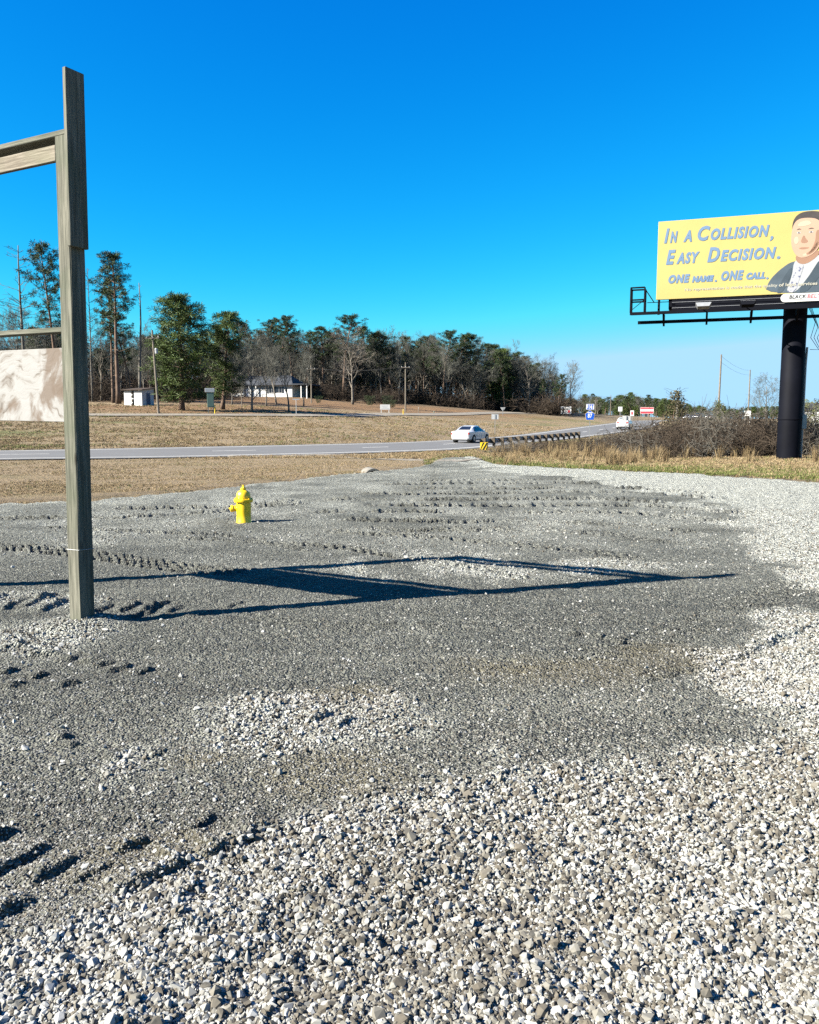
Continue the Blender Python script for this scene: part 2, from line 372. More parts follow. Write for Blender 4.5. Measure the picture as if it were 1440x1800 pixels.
CP = [at_xy(*q) for q in [
    (160, 730, 88), (-200, 728, 86), (0, 729, 87), (300, 731, 90), (450, 731, 95), (560, 731, 101), (700, 729, 126), (850, 727, 172), (950, 727, 212), (1000, 727, 232),
    (100, 766, 60), (-150, 770, 58), (300, 762, 62), (500, 758, 68), (700, 756, 80), (850, 755, 105), (950, 748, 135), (1040, 740, 175),
    (200, 712, 118), (300, 717, 110), (420, 713, 122), (245, 713, 121), (400, 699, 160), (540, 698, 165), (620, 711, 160), (700, 717, 172), (800, 717, 192), (900, 724, 232),
    (180, 704, 145), (100, 700, 150), (0, 700, 150), (-200, 700, 150), (450, 690, 200), (650, 700, 240), (850, 712, 270),
    (1384, 806, 34.5), (1600, 812, 33), (1500, 740, 130), (1200, 793, 44), (1300, 796, 42), (1035, 784, 66), (1098, 776, 76), (1150, 770, 85), (860, 792, 55), (960, 787, 62),
    (1250, 760, 90), (1400, 752, 85), (1300, 739, 140), (1400, 738, 140), (1250, 737, 225), (1400, 736, 220), (1180, 752, 130),
    (850, 808, 38), (1000, 812, 37), (1100, 815, 36)]]
CP += [(x, y, 0.0) for x in (-16, -9, -3, 3, 9, 16) for y in (-10, 2, 8, 14, 20, 26) if not (abs(x) > 8 and y > 24)]
CP += [(-40, 5, .1), (40, 5, 0), (0, -60, 0), (-80, -60, 0), (80, -60, 0), (30, 26, 0), (45, 40, .2)]
CP += [(x, 380, 2.2) for x in (60, 110, 170)] + [(-60, 330, 7), (-200, 300, 7), (-250, 120, 6), (220, 200, 1.8), (260, 60, 1)]
CP += [(x, 900, 3.0) for x in (-700, -300, 0, 300, 700)] + [(-1200, 0, 4), (1200, 0, 2), (0, -900, 0)]
for k in range(0, len(RC), 14): CP.append(tuple(RC[k]))
CP = np.array(CP); _n = len(CP)
_A = np.zeros((_n + 3, _n + 3)); _A[:_n, :_n] = np.linalg.norm(CP[:, None, :2] - CP[None, :, :2], axis=2) - 0.0
_A[:_n, :_n] -= np.eye(_n) * 0.6
_A[:_n, _n] = 1; _A[_n, :_n] = 1; _A[:_n, _n + 1:] = CP[:, :2]; _A[_n + 1:, :_n] = CP[:, :2].T
_W = np.linalg.solve(_A, np.concatenate([CP[:, 2], np.zeros(3)]))
def road_info(x, y):
    """distance to the road's centre line, half width and height of its surface"""
    d2 = (x[:, None] - RC[None, :, 0]) ** 2 + (y[:, None] - RC[None, :, 1]) ** 2
    i = np.argmin(d2, axis=1); d = np.sqrt(d2[np.arange(len(x)), i])
    nx = RF[i, 0] - RN[i, 0]; ny = RF[i, 1] - RN[i, 1]; L2 = nx * nx + ny * ny
    tt = np.clip(((x - RN[i, 0]) * nx + (y - RN[i, 1]) * ny) / L2, -0.25, 1.25)
    return d, RHW[i], RN[i, 2] * (1 - tt) + RF[i, 2] * tt
def HH(x, y):
    x = np.asarray(x, float).ravel(); y = np.asarray(y, float).ravel(); out = np.empty_like(x)
    for a in range(0, len(x), 40000):
        xs = x[a:a + 40000]; ys = y[a:a + 40000]
        r = np.sqrt((xs[:, None] - CP[None, :, 0]) ** 2 + (ys[:, None] - CP[None, :, 1]) ** 2)
        z = r @ _W[:_n] + _W[_n] + _W[_n + 1] * xs + _W[_n + 2] * ys
        d, hw, zr = road_info(xs, ys)
        w = 1 - sst(hw + 0.3, hw + 5.0, d)
        out[a:a + 40000] = z * (1 - w) + zr * w
    return out
def H1(x, y): return float(HH([x], [y])[0])
def on(u, v, d):                      # a point of the ground at the azimuth of pixel u, depth d
    p = at(u, v, d); return Vector((p.x, p.y, H1(p.x, p.y)))

# gravel pad edge: distance along y as a function of t = x / y
_pe = [(-900, 960), (-400, 915), (-150, 900), (0, 890), (60, 888), (110, 886), (170, 884), (240, 876), (330, 868), (420, 857), (500, 848), (560, 841), (640, 834), (690, 829), (735, 821), (758, 814), (768, 805), (782, 800), (830, 798), (850, 804), (872, 812), (910, 817), (1000, 822), (1080, 826), (1160, 832), (1250, 838), (1350, 844), (1440, 849), (1700, 868), (2300, 905)]
_pg = [gnd(u, v, -0.05) for u, v in _pe]
PE_T = np.array([p.x / p.y for p in _pg]); PE_D = np.array([p.y for p in _pg])
_o = np.argsort(PE_T); PE_T = PE_T[_o]; PE_D = PE_D[_o]
def pad_edge(t): return np.interp(t, PE_T, PE_D) + (vnoise(t * 60, t * 0 + 3.3, 5) - 0.5) * 0.35 + (vnoise(t * 240, t * 0 + 1.3, 6) - 0.5) * 0.2

# ---- ground sheet
def axis(lo, hi, n, c, k):
    s = np.linspace(math.asinh((lo - c) / k), math.asinh((hi - c) / k), n); return c + k * np.sinh(s)
gx = axis(-1600, 1600, 330, 0, 22); gy = axis(-700, 2600, 400, 26, 28)
GX, GY = np.meshgrid(gx, gy); X = GX.ravel(); Y = GY.ravel()
Z = HH(X, Y)
D, HW, ZR = road_info(X, Y)
rough = (fbm(X * 0.5, Y * 0.5, 4, 3) - 0.5) * 0.14 * sst(0.5, 5, D - HW)
Z = Z + rough
inpad = np.where(Y > 0.5, pad_edge(X / np.maximum(Y, 0.5)) - Y, np.where(Y <= 0.5, 5.0, 0))
Z = Z - 0.16 * sst(-0.05, 0.6, inpad)                          # kept under the gravel pad
Z = Z - 0.10 * (1 - sst(HW - 0.5, HW + 0.15, D))               # and under the road
hole = gnd(648, 831)
rr = np.sqrt(((X - hole.x) / 1.0) ** 2 + ((Y - hole.y) / 0.8) ** 2); Z = Z - 0.35 * (1 - sst(0.2, 1.4, rr))
def blobs(X, Y, L):
    a = np.zeros_like(X)
    for (u, v, d, rx, ry) in L:
        p = at(u, v, d); q = np.sqrt(((X - p.x) / rx) ** 2 + ((Y - p.y) / ry) ** 2); a = np.maximum(a, 1 - sst(0.3, 1.0, q))
    return a
nz = fbm(X * 0.3, Y * 0.3, 4, 9)
green = blobs(X, Y, [(190, 737, 78, 6, 4), (-20, 760, 62, 9, 8), (850, 735, 140, 25, 12), (950, 735, 170, 25, 20), (1060, 770, 85, 12, 14), (850, 800, 44, 7, 4), (1420, 838, 26, 8, 3), (1150, 780, 60, 10, 10)]) * sst(0.35, 0.6, nz)
verge = (1 - sst(0.3, 1.8, np.abs(inpad + 1.6))) * (X > 3)
green = np.maximum(green, verge * sst(0.3, 0.5, nz) * 0.8)
leaf = blobs(X, Y, [(230, 715, 112, 24, 14), (420, 715, 118, 22, 16), (600, 712, 150, 40, 26), (760, 718, 175, 40, 24), (500, 700, 150, 60, 26), (330, 720, 100, 20, 8)])
soil = (1 - sst(0.1, 0.5, np.abs(inpad + 0.3))) * np.where(X > 6, 1.0, 0.5) + blobs(X, Y, [(650, 831, hole.y, 1.0, 0.7)])
soil = np.maximum(soil, blobs(X, Y, [(700, 700, 215, 90, 40), (100, 695, 165, 60, 24), (900, 712, 250, 60, 26)]) * 0.8)
soil = np.clip(soil, 0, 1)
def grid_mesh(name, X, Y, Z, nr, nc, mat, attrs):
    me = bpy.data.meshes.new(name); nv = nr * nc
    me.vertices.add(nv); me.vertices.foreach_set('co', np.stack([X, Y, Z], 1).astype(np.float32).ravel())
    i = (np.arange(nr - 1)[:, None] * nc + np.arange(nc - 1)[None, :]).ravel()
    q = np.stack([i, i + 1, i + nc + 1, i + nc], 1).astype(np.int32); nf = len(q)
    me.loops.add(nf * 4); me.loops.foreach_set('vertex_index', q.ravel())
    me.polygons.add(nf); me.polygons.foreach_set('loop_start', np.arange(nf, dtype=np.int32) * 4)
    me.polygons.foreach_set('use_smooth', np.ones(nf, dtype=bool)); me.update(calc_edges=True); me.validate()
    me.materials.append(MATS[mat])
    for k, a in attrs.items():
        at_ = me.attributes.new(k, 'FLOAT', 'POINT'); at_.data.foreach_set('value', np.asarray(a, np.float32))
    o = bpy.data.objects.new(name, me); COL.objects.link(o); return o
struct(grid_mesh('ground', X, Y, Z, len(gy), len(gx), 'ground', {'green': green, 'leaf': leaf, 'soil': soil}), 'dry tan winter grass around the gravel lot and road')

# ---- gravel pad
_loA = [gnd(u, v) for u, v in [(-700, 1760), (-200, 1680), (0, 1625), (220, 1560), (450, 1490), (700, 1400), (1000, 1345), (1250, 1320), (1440, 1290), (1900, 1250)]]
_loB = [gnd(u, v) for u, v in [(1420, 1300), (1260, 1230), (1215, 1170), (1330, 1105), (1460, 1050), (1440, 1015), (1325, 970), (1270, 915), (1180, 872), (1000, 845), (850, 828)]]
_bx = np.array([p.x for p in _loA]); _by = np.array([p.y for p in _loA])
_cy = np.array([p.y for p in _loB]); _cx = np.array([p.x for p in _loB])
def loose_and_far_lift(x, y):
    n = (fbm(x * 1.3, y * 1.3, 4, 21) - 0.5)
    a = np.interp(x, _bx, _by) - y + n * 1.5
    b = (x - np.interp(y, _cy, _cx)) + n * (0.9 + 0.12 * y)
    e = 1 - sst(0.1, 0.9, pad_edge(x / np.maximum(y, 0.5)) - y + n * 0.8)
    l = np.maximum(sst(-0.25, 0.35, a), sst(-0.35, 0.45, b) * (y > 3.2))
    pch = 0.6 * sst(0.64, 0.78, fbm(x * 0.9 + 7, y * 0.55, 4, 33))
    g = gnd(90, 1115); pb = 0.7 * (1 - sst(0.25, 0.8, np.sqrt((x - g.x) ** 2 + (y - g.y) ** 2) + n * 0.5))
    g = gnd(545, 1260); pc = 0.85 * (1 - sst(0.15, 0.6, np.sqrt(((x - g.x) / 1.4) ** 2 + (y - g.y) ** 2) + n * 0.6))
    return np.clip(np.maximum.reduce([l, pch, pb, pc, e * 0.8, (.34 + 1.0 * n) * sst(6, 15, y)]), 0, 1)  # last term pales the far lot: grazing-view brightness put into the colour
def dirtiness(x, y):
    a = np.zeros_like(x); n = (fbm(x * 3, y * 3, 3, 41) - 0.5) * 0.9
    for (u, v, r) in [(590, 1372, .42), (970, 1185, .6), (520, 1590, .2), (360, 1340, .2), (300, 1530, .35), (1180, 1160, .5), (620, 1225, .25)]:
        g = gnd(u, v); a = np.maximum(a, 1 - sst(0.35, 1.0, np.sqrt(((x - g.x) / (r * 1.5)) ** 2 + ((y - g.y) / r) ** 2) + n))
    return a
# wheel tracks: pixel path, width, lug period, depth, slant, pattern
TRACKS = [
    ([(-120, 955), (130, 975), (330, 1000), (460, 1010)], .42, .15, .022, .5, 0), ([(300, 950), (560, 960), (720, 985), (830, 1000), (960, 1030)], .20, .17, .020, .4, 0),
    ([(60, 930), (300, 940), (420, 947), (560, 972)], .16, .17, .016, -.4, 0), ([(560, 935), (800, 948), (1000, 968), (1150, 990)], .28, .18, .016, .4, 0),
    ([(1080, 1215), (1260, 1160), (1460, 1085)], .16, .22, .020, .5, 0), ([(780, 1180), (980, 1165), (1180, 1118), (1420, 1020)], .4, .21, .012, .6, 1),
    ([(-100, 912), (200, 912), (400, 900), (520, 880)], .3, .2, .016, .5, 0), ([(380, 1080), (560, 1100), (800, 1105), (1100, 1090)], .3, .18, .010, .5, 0)]
for q_, (v0, v1, v2, u0, u1) in enumerate([(846, 843, 846, 720, 1120), (853, 850, 856, 660, 1180), (861, 858, 868, 700, 1260), (870, 866, 880, 620, 1300), (880, 878, 892, 560, 1280), (890, 890, 908, 620, 1350), (902, 903, 925, 540, 1330), (916, 920, 940, 580, 1250), (930, 934, 958, 620, 1200), (898, 893, 885, 180, 560)]):
    TRACKS.append(([(u0, v0), ((u0 * 2 + u1) / 3, (v0 + v1) / 2), ((u0 + u1 * 2) / 3, v1), (u1, v2)], .26 + .05 * (q_ % 3), .2 + .03 * (q_ % 2), .016, .5 if q_ % 2 else -.5, 0))
# single lug ridges: both ends in photo pixels, height
RIDGES = [(-60, 1500, 28, 1465, .045), (-30, 1552, 84, 1492, .05), (55, 1561, 138, 1513, .05), (-20, 1632, 62, 1590, .04), (200, 1585, 321, 1533, .035), (271, 1500, 312, 1533, .028), (196, 1508, 267, 1487, .028), (333, 1471, 383, 1508, .026), (346, 1521, 392, 1504, .03),
    (400, 1446, 446, 1479, .024), (417, 1492, 454, 1475, .026), (308, 1596, 354, 1567, .03), (333, 1471, 378, 1440, .026), (120, 1560, 190, 1530, .022), (546, 1279, 578, 1260, .05), (590, 1290, 622, 1272, .045), (100, 1305, 130, 1296, .04), (118, 1316, 142, 1308, .045), (190, 1340, 214, 1334, .04), (262, 1332, 292, 1325, .03),
    (150, 1086, 200, 1066, .03), (207, 1080, 246, 1062, .032), (232, 1087, 276, 1066, .034), (256, 1080, 296, 1059, .03), (293, 1080, 320, 1067, .026), (72, 1057, 98, 1045, .03), (40, 1070, 84, 1050, .032), (70, 1077, 120, 1058, .03), (0, 1075, 50, 1056, .03), (-40, 1068, 10, 1048, .03), (330, 1090, 372, 1078, .02), (395, 1072, 430, 1060, .02),
    (50, 1154, 106, 1150, .036), (0, 1140, 44, 1136, .036), (-60, 1130, -8, 1126, .034), (113, 1166, 136, 1159, .036), (135, 1164, 165, 1168, .028), (168, 1175, 202, 1167, .036), (190, 1185, 234, 1172, .036), (238, 1189, 270, 1178, .03), (55, 1197, 84, 1188, .036), (100, 1213, 140, 1203, .036), (0, 1190, 34, 1180, .036), (10, 1215, 50, 1206, .03),
    (1010, 1122, 1022, 1118, .05), (1050, 1128, 1064, 1123, .05), (1088, 1134, 1102, 1128, .05), (1240, 1185, 1330, 1140, .02), (1330, 1140, 1440, 1095, .02), (690, 1300, 730, 1290, .02), (620, 1420, 680, 1400, .02), (860, 1380, 900, 1368, .02)]
def ridges(x, y):
    z = np.zeros_like(x)
    for u0, v0, u1, v1, h in RIDGES:
        a = np.array(gnd(u0, v0)[:2]); b = np.array(gnd(u1, v1)[:2]); L = np.hypot(*(b - a)); e = (b - a) / L
        wd = .055 + .35 * h + .006 * a[1]
        m = np.where((np.abs(x - (a[0] + b[0]) / 2) < L / 2 + .4) & (np.abs(y - (a[1] + b[1]) / 2) < L / 2 + .4))[0]
        if not len(m): continue
        qx = x[m] - a[0]; qy = y[m] - a[1]; s_ = qx * e[0] + qy * e[1]; o_ = qx * e[1] - qy * e[0]          # o_ > 0 on the right of the ridge
        n = vnoise(x[m] * 14, y[m] * 14, 91); o_ = o_ + (n - .5) * .03
        p = sst(-wd * 1.9, -.004, o_) * (1 - sst(.0, wd * .22, o_)) - .25 * sst(wd * .1, wd * .35, o_) * (1 - sst(wd * .8, wd * 2.0, o_))
        z[m] += .85 * min(h, .033) * p * sst(-.03, .05, s_) * (1 - sst(L - .05, L + .03, s_)) * (.75 + .5 * n)
    return z
def tracks(x, y):
    z = np.zeros_like(x)
    for path, w, per, dep, sl, pat in TRACKS:
        P = crom([tuple(gnd(u, v))[:2] for u, v in path], 12)
        m = np.where((x > P[:, 0].min() - 1) & (x < P[:, 0].max() + 1) & (y > P[:, 1].min() - 1) & (y < P[:, 1].max() + 1))[0]
        if not len(m): continue
        S = np.concatenate([[0], np.cumsum(np.linalg.norm(np.diff(P, axis=0), axis=1))])
        for c in range(0, len(m), 60000):
            mm = m[c:c + 60000]; best = np.full(len(mm), 1e9); s = np.zeros(len(mm)); off = np.zeros(len(mm))
            for k in range(len(P) - 1):
                a = P[k]; dv = P[k + 1] - a; L = np.hypot(*dv); e = dv / L
                qx = x[mm] - a[0]; qy = y[mm] - a[1]; tt = np.clip(qx * e[0] + qy * e[1], 0, L)
                dd = np.hypot(qx - tt * e[0], qy - tt * e[1]); g = dd < best
                best = np.where(g, dd, best); s = np.where(g, S[k] + tt, s); off = np.where(g, qx * -e[1] + qy * e[0], off)
            n = fbm(x[mm] * 5, y[mm] * 5, 3, 51); n2 = fbm(x[mm] * 1.1, y[mm] * 1.1, 3, 57)
            if pat == 0:          # staggered rows of lug blocks
                rows = max(1, int(round(w / .115))); rp = (off / w + .5) * rows; row = np.floor(rp); rf = rp - row
                pr = per; q = (s + off * sl * 1.3 + (row % 2) * pr * .5 + (n - .5) * 0.16) / pr + len(path) * .37 + path[0][1] * 1.713; fr = q - np.floor(q)
                lug = sst(0.0, 0.14, fr) * (1 - sst(0.66, 0.78, fr)) * sst(0.0, .14, rf) * (1 - sst(.70, .86, rf))
            else:
                q = (s + off * sl + (n - .5) * 0.06) / per; fr = q - np.floor(q); lug = np.where((fr > .2) & (fr < .86), -0.6, 0.45)
            mask = 1 - sst(w * 0.46, w * 0.54, best + (n - .5) * 0.04)
            if pat: mask = np.where(np.abs(off) < .018, 0.0, mask)
            ends = sst(0, .4, s) * (1 - sst(S[-1] - .4, S[-1], s)) * (.35 + .65 * sst(0.3, 0.45, n2))
            z[mm] += (1.0 + 0.58 * np.clip(y[mm] - 7.5, 0, 9)) * dep * (lug - 0.35) * mask * ends
    return z
def pad_height(x, y, fine=True):
    z = HH(x, y) + 0.02
    z = z + (fbm(x * 0.35, y * 0.35, 3, 61) - 0.5) * 0.07 + (fbm(x * 2.2, y * 2.2, 3, 63) - 0.5) * 0.030
    g = gnd(146, 1098); z = z + 0.05 * (1 - sst(0.1, 0.45, np.hypot(x - g.x, y - g.y)))
    if fine:
        l = loose_and_far_lift(x, y); z = z + tracks(x, y) * (1 - 0.35 * l) + ridges(x, y) + (fbm(x * 16, y * 16, 3, 65) - 0.5) * 0.016
        z = z + l * ((fbm(x * 5, y * 5, 3, 67) - 0.5) * 0.06 + (fbm(x * 18, y * 18, 2, 69) - 0.5) * 0.018)
    return z
nt, nd = 820, 880
tt = np.concatenate([np.linspace(-1.6, -0.62, 60, endpoint=False), np.linspace(-0.62, 0.62, nt - 120), np.linspace(0.62, 1.6, 61)[1:]])
nt = len(tt); s = np.linspace(0, 1, nd)
DE = pad_edge(tt)
DD = 1.0 / (1 / 1.5 + (1 / DE[None, :] - 1 / 1.5) * (1.22 * s[:, None] - 0.22 * s[:, None] ** 3))
PX = (tt[None, :] * DD).ravel(); PY = DD.ravel(); PZ = pad_height(PX, PY)
edge = (np.ones((nd, 1)) * DE[None, :]).ravel() - PY
PZ = PZ - 0.09 * (1 - sst(0.0, 0.25, edge))
padL = loose_and_far_lift(PX, PY); padD = dirtiness(PX, PY)  # padL: loose gravel and the painted far lightening together
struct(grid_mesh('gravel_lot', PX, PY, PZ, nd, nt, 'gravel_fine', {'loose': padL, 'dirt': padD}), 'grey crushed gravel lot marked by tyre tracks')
# the lot behind and beside the viewer
bm_ = MB(); bm_.add([(-9, -14, -.02), (9, -14, -.02), (9, 1.52, -.02), (-9, 1.52, -.02)], [(0, 1, 2, 3)])
me_ = bm_.mesh('gravel_lot', 'gravel_fine')
for p in me_.polygons:
    if p.normal.z < 0: p.flip()
ob_ = bpy.data.objects.new('gravel_lot_back', me_); COL.objects.link(ob_); struct(ob_)

# ---- road
def strip(name, A, B, mat, z=0.0, dash=None, cols=1):
    m = MB(); A = np.asarray(A); B = np.asarray(B); L = 0; ok = True
    for i in range(len(A) - 1):
        if dash:
            L += np.linalg.norm(A[i + 1] - A[i]);
            if (L % (dash[0] + dash[1])) > dash[0]: continue
        row = []
        for k in range(2):
            for j in range(cols + 1):
                p = A[i + k] + (B[i + k] - A[i + k]) * j / cols; row.append((p[0], p[1], p[2] + z))
        o = [(j, j + 1, cols + 2 + j, cols + 1 + j) for j in range(cols)]; m.add(row, o)
    ob = m.build(name, mat)
    me = ob.data
    for p in me.polygons:
        if p.normal.z < 0: p.flip()
    return ob
road = struct(strip('road', RN, RF, 'asphalt', 0.03, cols=6), 'pale grey two lane highway curving uphill')
def lane(f0, f1): return RN + (RF - RN) * f0, RN + (RF - RN) * f1
A, B = lane(0.085, 0.105); e1 = strip('edge_line', A, B, 'line_paint', 0.036); e1.parent = road
A, B = lane(0.895, 0.915); e2 = strip('edge_line', A, B, 'line_paint', 0.036); e2.parent = road
def dens(P, k): P = np.asarray(P); i = np.linspace(0, len(P) - 1, k); return np.stack([np.interp(i, np.arange(len(P)), P[:, c]) for c in range(3)], 1)
A, B = lane(0.492, 0.508); e3 = strip('centre_dash', dens(A, 1400), dens(B, 1400), 'line_paint', 0.036, dash=(3, 9)); e3.parent = road

# service track in front of the lawn
def track(name, pts, wid, mat, label):
    P = crom([tuple(on(u, v, d)) for u, v, d in pts], 10); P[:, 2] = HH(P[:, 0], P[:, 1]) + 0.0
    T = np.gradient(P[:, :2], axis=0); T /= np.linalg.norm(T, axis=1)[:, None]
    Nn = np.stack([-T[:, 1], T[:, 0]], 1) * wid / 2
    A = P.copy(); B = P.copy(); A[:, :2] -= Nn; B[:, :2] += Nn
    A[:, 2] = HH(A[:, 0], A[:, 1]); B[:, 2] = HH(B[:, 0], B[:, 1])
    return struct(strip(name, A, B, mat, 0.10, cols=2), label)
track('service_lane', [(-300, 729, 86), (0, 729, 88), (160, 730, 88), (300, 731, 91), (450, 731, 96), (560, 731, 103), (700, 729, 128), (850, 727, 174), (950, 727, 212)], 4.2, 'pale_track', 'pale narrow lane running before the lawn and pines')
_ap = [(400, 805, 804.6), (480, 804.5, 803), (560, 805.5, 800), (640, 807.5, 798), (700, 810, 796), (760, 814, 794), (800, 813, 792), (850, 806, 789)]
_A = np.array([tuple(gnd(u, a, -.15)) for u, a, b in _ap]); _B = np.array([tuple(gnd(u, b - 2.5, -.2)) for u, a, b in _ap]); _A[:, 2] = HH(_A[:, 0], _A[:, 1]) + .02; _B[:, 2] = HH(_B[:, 0], _B[:, 1]) + .02
struct(strip('lot_entrance', crom(_A, 6), crom(_B, 6), 'pale_track', 0.004, cols=4), 'dusty flared entrance joining the gravel lot to the road')

# ================================================================== SCATTERS (stones, grass)
def quiet_coll(name, meshes):
    c = bpy.data.collections.new(name)
    for i, me in enumerate(meshes):
        c.objects.link(bpy.data.objects.new('%s_%02d' % (name, i), me))
    return c
def scatter(name, P, rot, scl, idx, tone, coll):
    me = bpy.data.meshes.new(name); n = len(P); me.vertices.add(n)
    me.vertices.foreach_set('co', P.astype(np.float32).ravel())
    for k, a, ty in (('rot', rot, 'FLOAT_VECTOR'), ('scl', scl, 'FLOAT_VECTOR')):
        q = me.attributes.new(k, ty, 'POINT'); q.data.foreach_set('vector', a.astype(np.float32).ravel())
    q = me.attributes.new('idx', 'INT', 'POINT'); q.data.foreach_set('value', idx.astype(np.int32))
    q = me.attributes.new('tone', 'FLOAT', 'POINT'); q.data.foreach_set('value', tone.astype(np.float32))
    o = bpy.data.objects.new(name, me); COL.objects.link(o)
    g = bpy.data.node_groups.new(name, 'GeometryNodeTree')
    g.interface.new_socket('Geometry', in_out='INPUT', socket_type='NodeSocketGeometry'); g.interface.new_socket('Geometry', in_out='OUTPUT', socket_type='NodeSocketGeometry')
    N = g.nodes.new; gi = N('NodeGroupInput'); go = N('NodeGroupOutput'); ip = N('GeometryNodeInstanceOnPoints'); ci = N('GeometryNodeCollectionInfo')
    ci.inputs['Collection'].default_value = coll; ci.inputs['Separate Children'].default_value = True; ci.inputs['Reset Children'].default_value = True
    ip.inputs['Pick Instance'].default_value = True
    g.links.new(gi.outputs[0], ip.inputs['Points']); g.links.new(ci.outputs[0], ip.inputs['Instance'])
    for nm, ty, sock in (('idx', 'INT', 'Instance Index'), ('rot', 'FLOAT_VECTOR', 'Rotation'), ('scl', 'FLOAT_VECTOR', 'Scale')):
        na = N('GeometryNodeInputNamedAttribute'); na.data_type = ty; na.inputs['Name'].default_value = nm
        g.links.new([q for q in na.outputs if q.enabled][0], ip.inputs[sock])
    g.links.new(ip.outputs[0], go.inputs[0])
    md = o.modifiers.new('scatter', 'NODES'); md.node_group = g
    o['kind'] = 'stuff'; return o
def stone_mesh(k):
    r = random.Random(100 + k); bm = bmesh.new()
    for i in range(15):
        v = Vector((r.gauss(0, 1), r.gauss(0, 1), r.gauss(0, 1))).normalized() * r.uniform(0.82, 1.0)
        bm.verts.new((v.x * 0.5 * r.uniform(.9, 1.15), v.y * 0.42, v.z * 0.36))
    bmesh.ops.convex_hull(bm, input=bm.verts[:]); loose = [v for v in bm.verts if not v.link_faces]
    bmesh.ops.delete(bm, geom=loose, context='VERTS')
    me = bpy.data.meshes.new('stone_%d' % k); bm.to_mesh(me); bm.free(); me.materials.append(MATS['stone']); return me
STONES = quiet_coll('stone', [stone_mesh(k) for k in range(10)])
def sample_fan(n, d0, d1, tm, power):            # random points in a fan in front of the viewer
    u = nrng.random(n); d = (d0 ** (1 - power) + u * (d1 ** (1 - power) - d0 ** (1 - power))) ** (1 / (1 - power))
    t = nrng.uniform(-tm, tm, n); side = nrng.random(n) < .26; t = np.where(side, np.sign(t) * nrng.uniform(tm, 1.25, n), t); return t * d, d
def stones(name, n, d0, d1, power, cond, size, tonefn, embed, label):
    x, y = sample_fan(n, d0, d1, 0.66, power)
    keep = (pad_edge(x / y) - y > 0.05); x = x[keep]; y = y[keep]
    L = loose_and_far_lift(x, y); k = cond(L, x, y) > nrng.random(len(x)); x = x[k]; y = y[k]; L = L[k]; n = len(x)
    s = size(n, y, L); z = pad_height(x, y) + s * embed(n)
    scl = s[:, None] * np.stack([nrng.uniform(.75, 1.35, n), nrng.uniform(.75, 1.25, n), nrng.uniform(.7, 1.25, n)], 1)
    rot = np.stack([nrng.normal(0, .6, n), nrng.normal(0, .6, n), nrng.uniform(0, 2 * PI, n)], 1)
    o = scatter(name, np.stack([x, y, z], 1), rot, scl, nrng.integers(0, 10, n), tonefn(n, x, y, L), STONES)
    return tag(o, label, 'gravel', kind='stuff')
def tone_loose(n, x, y, L):
    a = nrng.beta(2.6, 1.5, n); b = nrng.uniform(0.0, 0.36, n)
    brown = fbm(x * 0.8 + 5, y * 0.8, 3, 71); p = 0.22 + 0.9 * np.clip(brown - 0.42, 0, 1) + 0.10 * np.clip(x - 0.5, 0, 2) * (y < 4.5)
    return np.where(nrng.random(n) < p, b, a)
def tone_fine(n, x, y, L): return np.clip(nrng.beta(1.5, 2.3, n) * 1.0 + 0.15 * (L > .4), 0, 1)
stones('loose_gravel', 245000, 1.5, 5.6, 1.6, lambda L, x, y: np.clip(L * 1.6 - 0.25, 0, 1), lambda n, y, L: np.clip(nrng.lognormal(math.log(.0170), .36, n), .008, .050), tone_loose, lambda n: nrng.uniform(-.05, .30, n), 'pale loose crushed stones in the foreground of the lot')
stones('scattered_gravel', 125000, 4.6, 15, 2.0, lambda L, x, y: np.clip(L * 1.5 - 0.2, 0, 1), lambda n, y, L: np.clip(nrng.lognormal(math.log(.019), .32, n), .010, .05) * (1 + .03 * (y - 5)), tone_loose, lambda n: nrng.uniform(-.05, .25, n), 'white loose gravel along the sunlit side of the lot')
stones('packed_gravel', 255000, 2.2, 13, 2.2, lambda L, x, y: 1.0 - 0.7 * L, lambda n, y, L: np.clip(nrng.lognormal(math.log(.0095), .36, n), .005, .026) * (1 + .07 * np.clip(y - 3, 0, 9)), tone_fine, lambda n: nrng.uniform(-.28, .06, n), 'fine packed grey gravel pressed into the lot')
stones('stray_stones', 1100, 2.4, 16, 2.0, lambda L, x, y: L * 0 + 1, lambda n, y, L: np.clip(nrng.lognormal(math.log(.026), .25, n), .015, .055), lambda n, x, y, L: nrng.uniform(.55, 1, n), lambda n: nrng.uniform(.0, .3, n), 'larger pale stones strewn over the packed gravel')

# ================================================================== THE WOODEN SIGN FRAME
S1 = Vector((-2.69, 6.62, 0)); SDIR = Vector((-0.866, 0.5, 0)); SLEN = 2.5
SANG = math.atan2(SDIR.y, SDIR.x)
# local frame: +X runs along the frame from the near post, +Y is the back of the sign
sign = thing('wooden_signboard', 'weathered timber sign frame with two posts and a bare plywood panel', 'sign frame', (S1.x, S1.y, 0), SANG + PI)
sign.rotation_euler = (Matrix.Rotation(math.radians(0.85), 3, 'Y') @ Matrix.Rotation(SANG + PI, 3, 'Z')).to_euler()
sign.location.x += .01
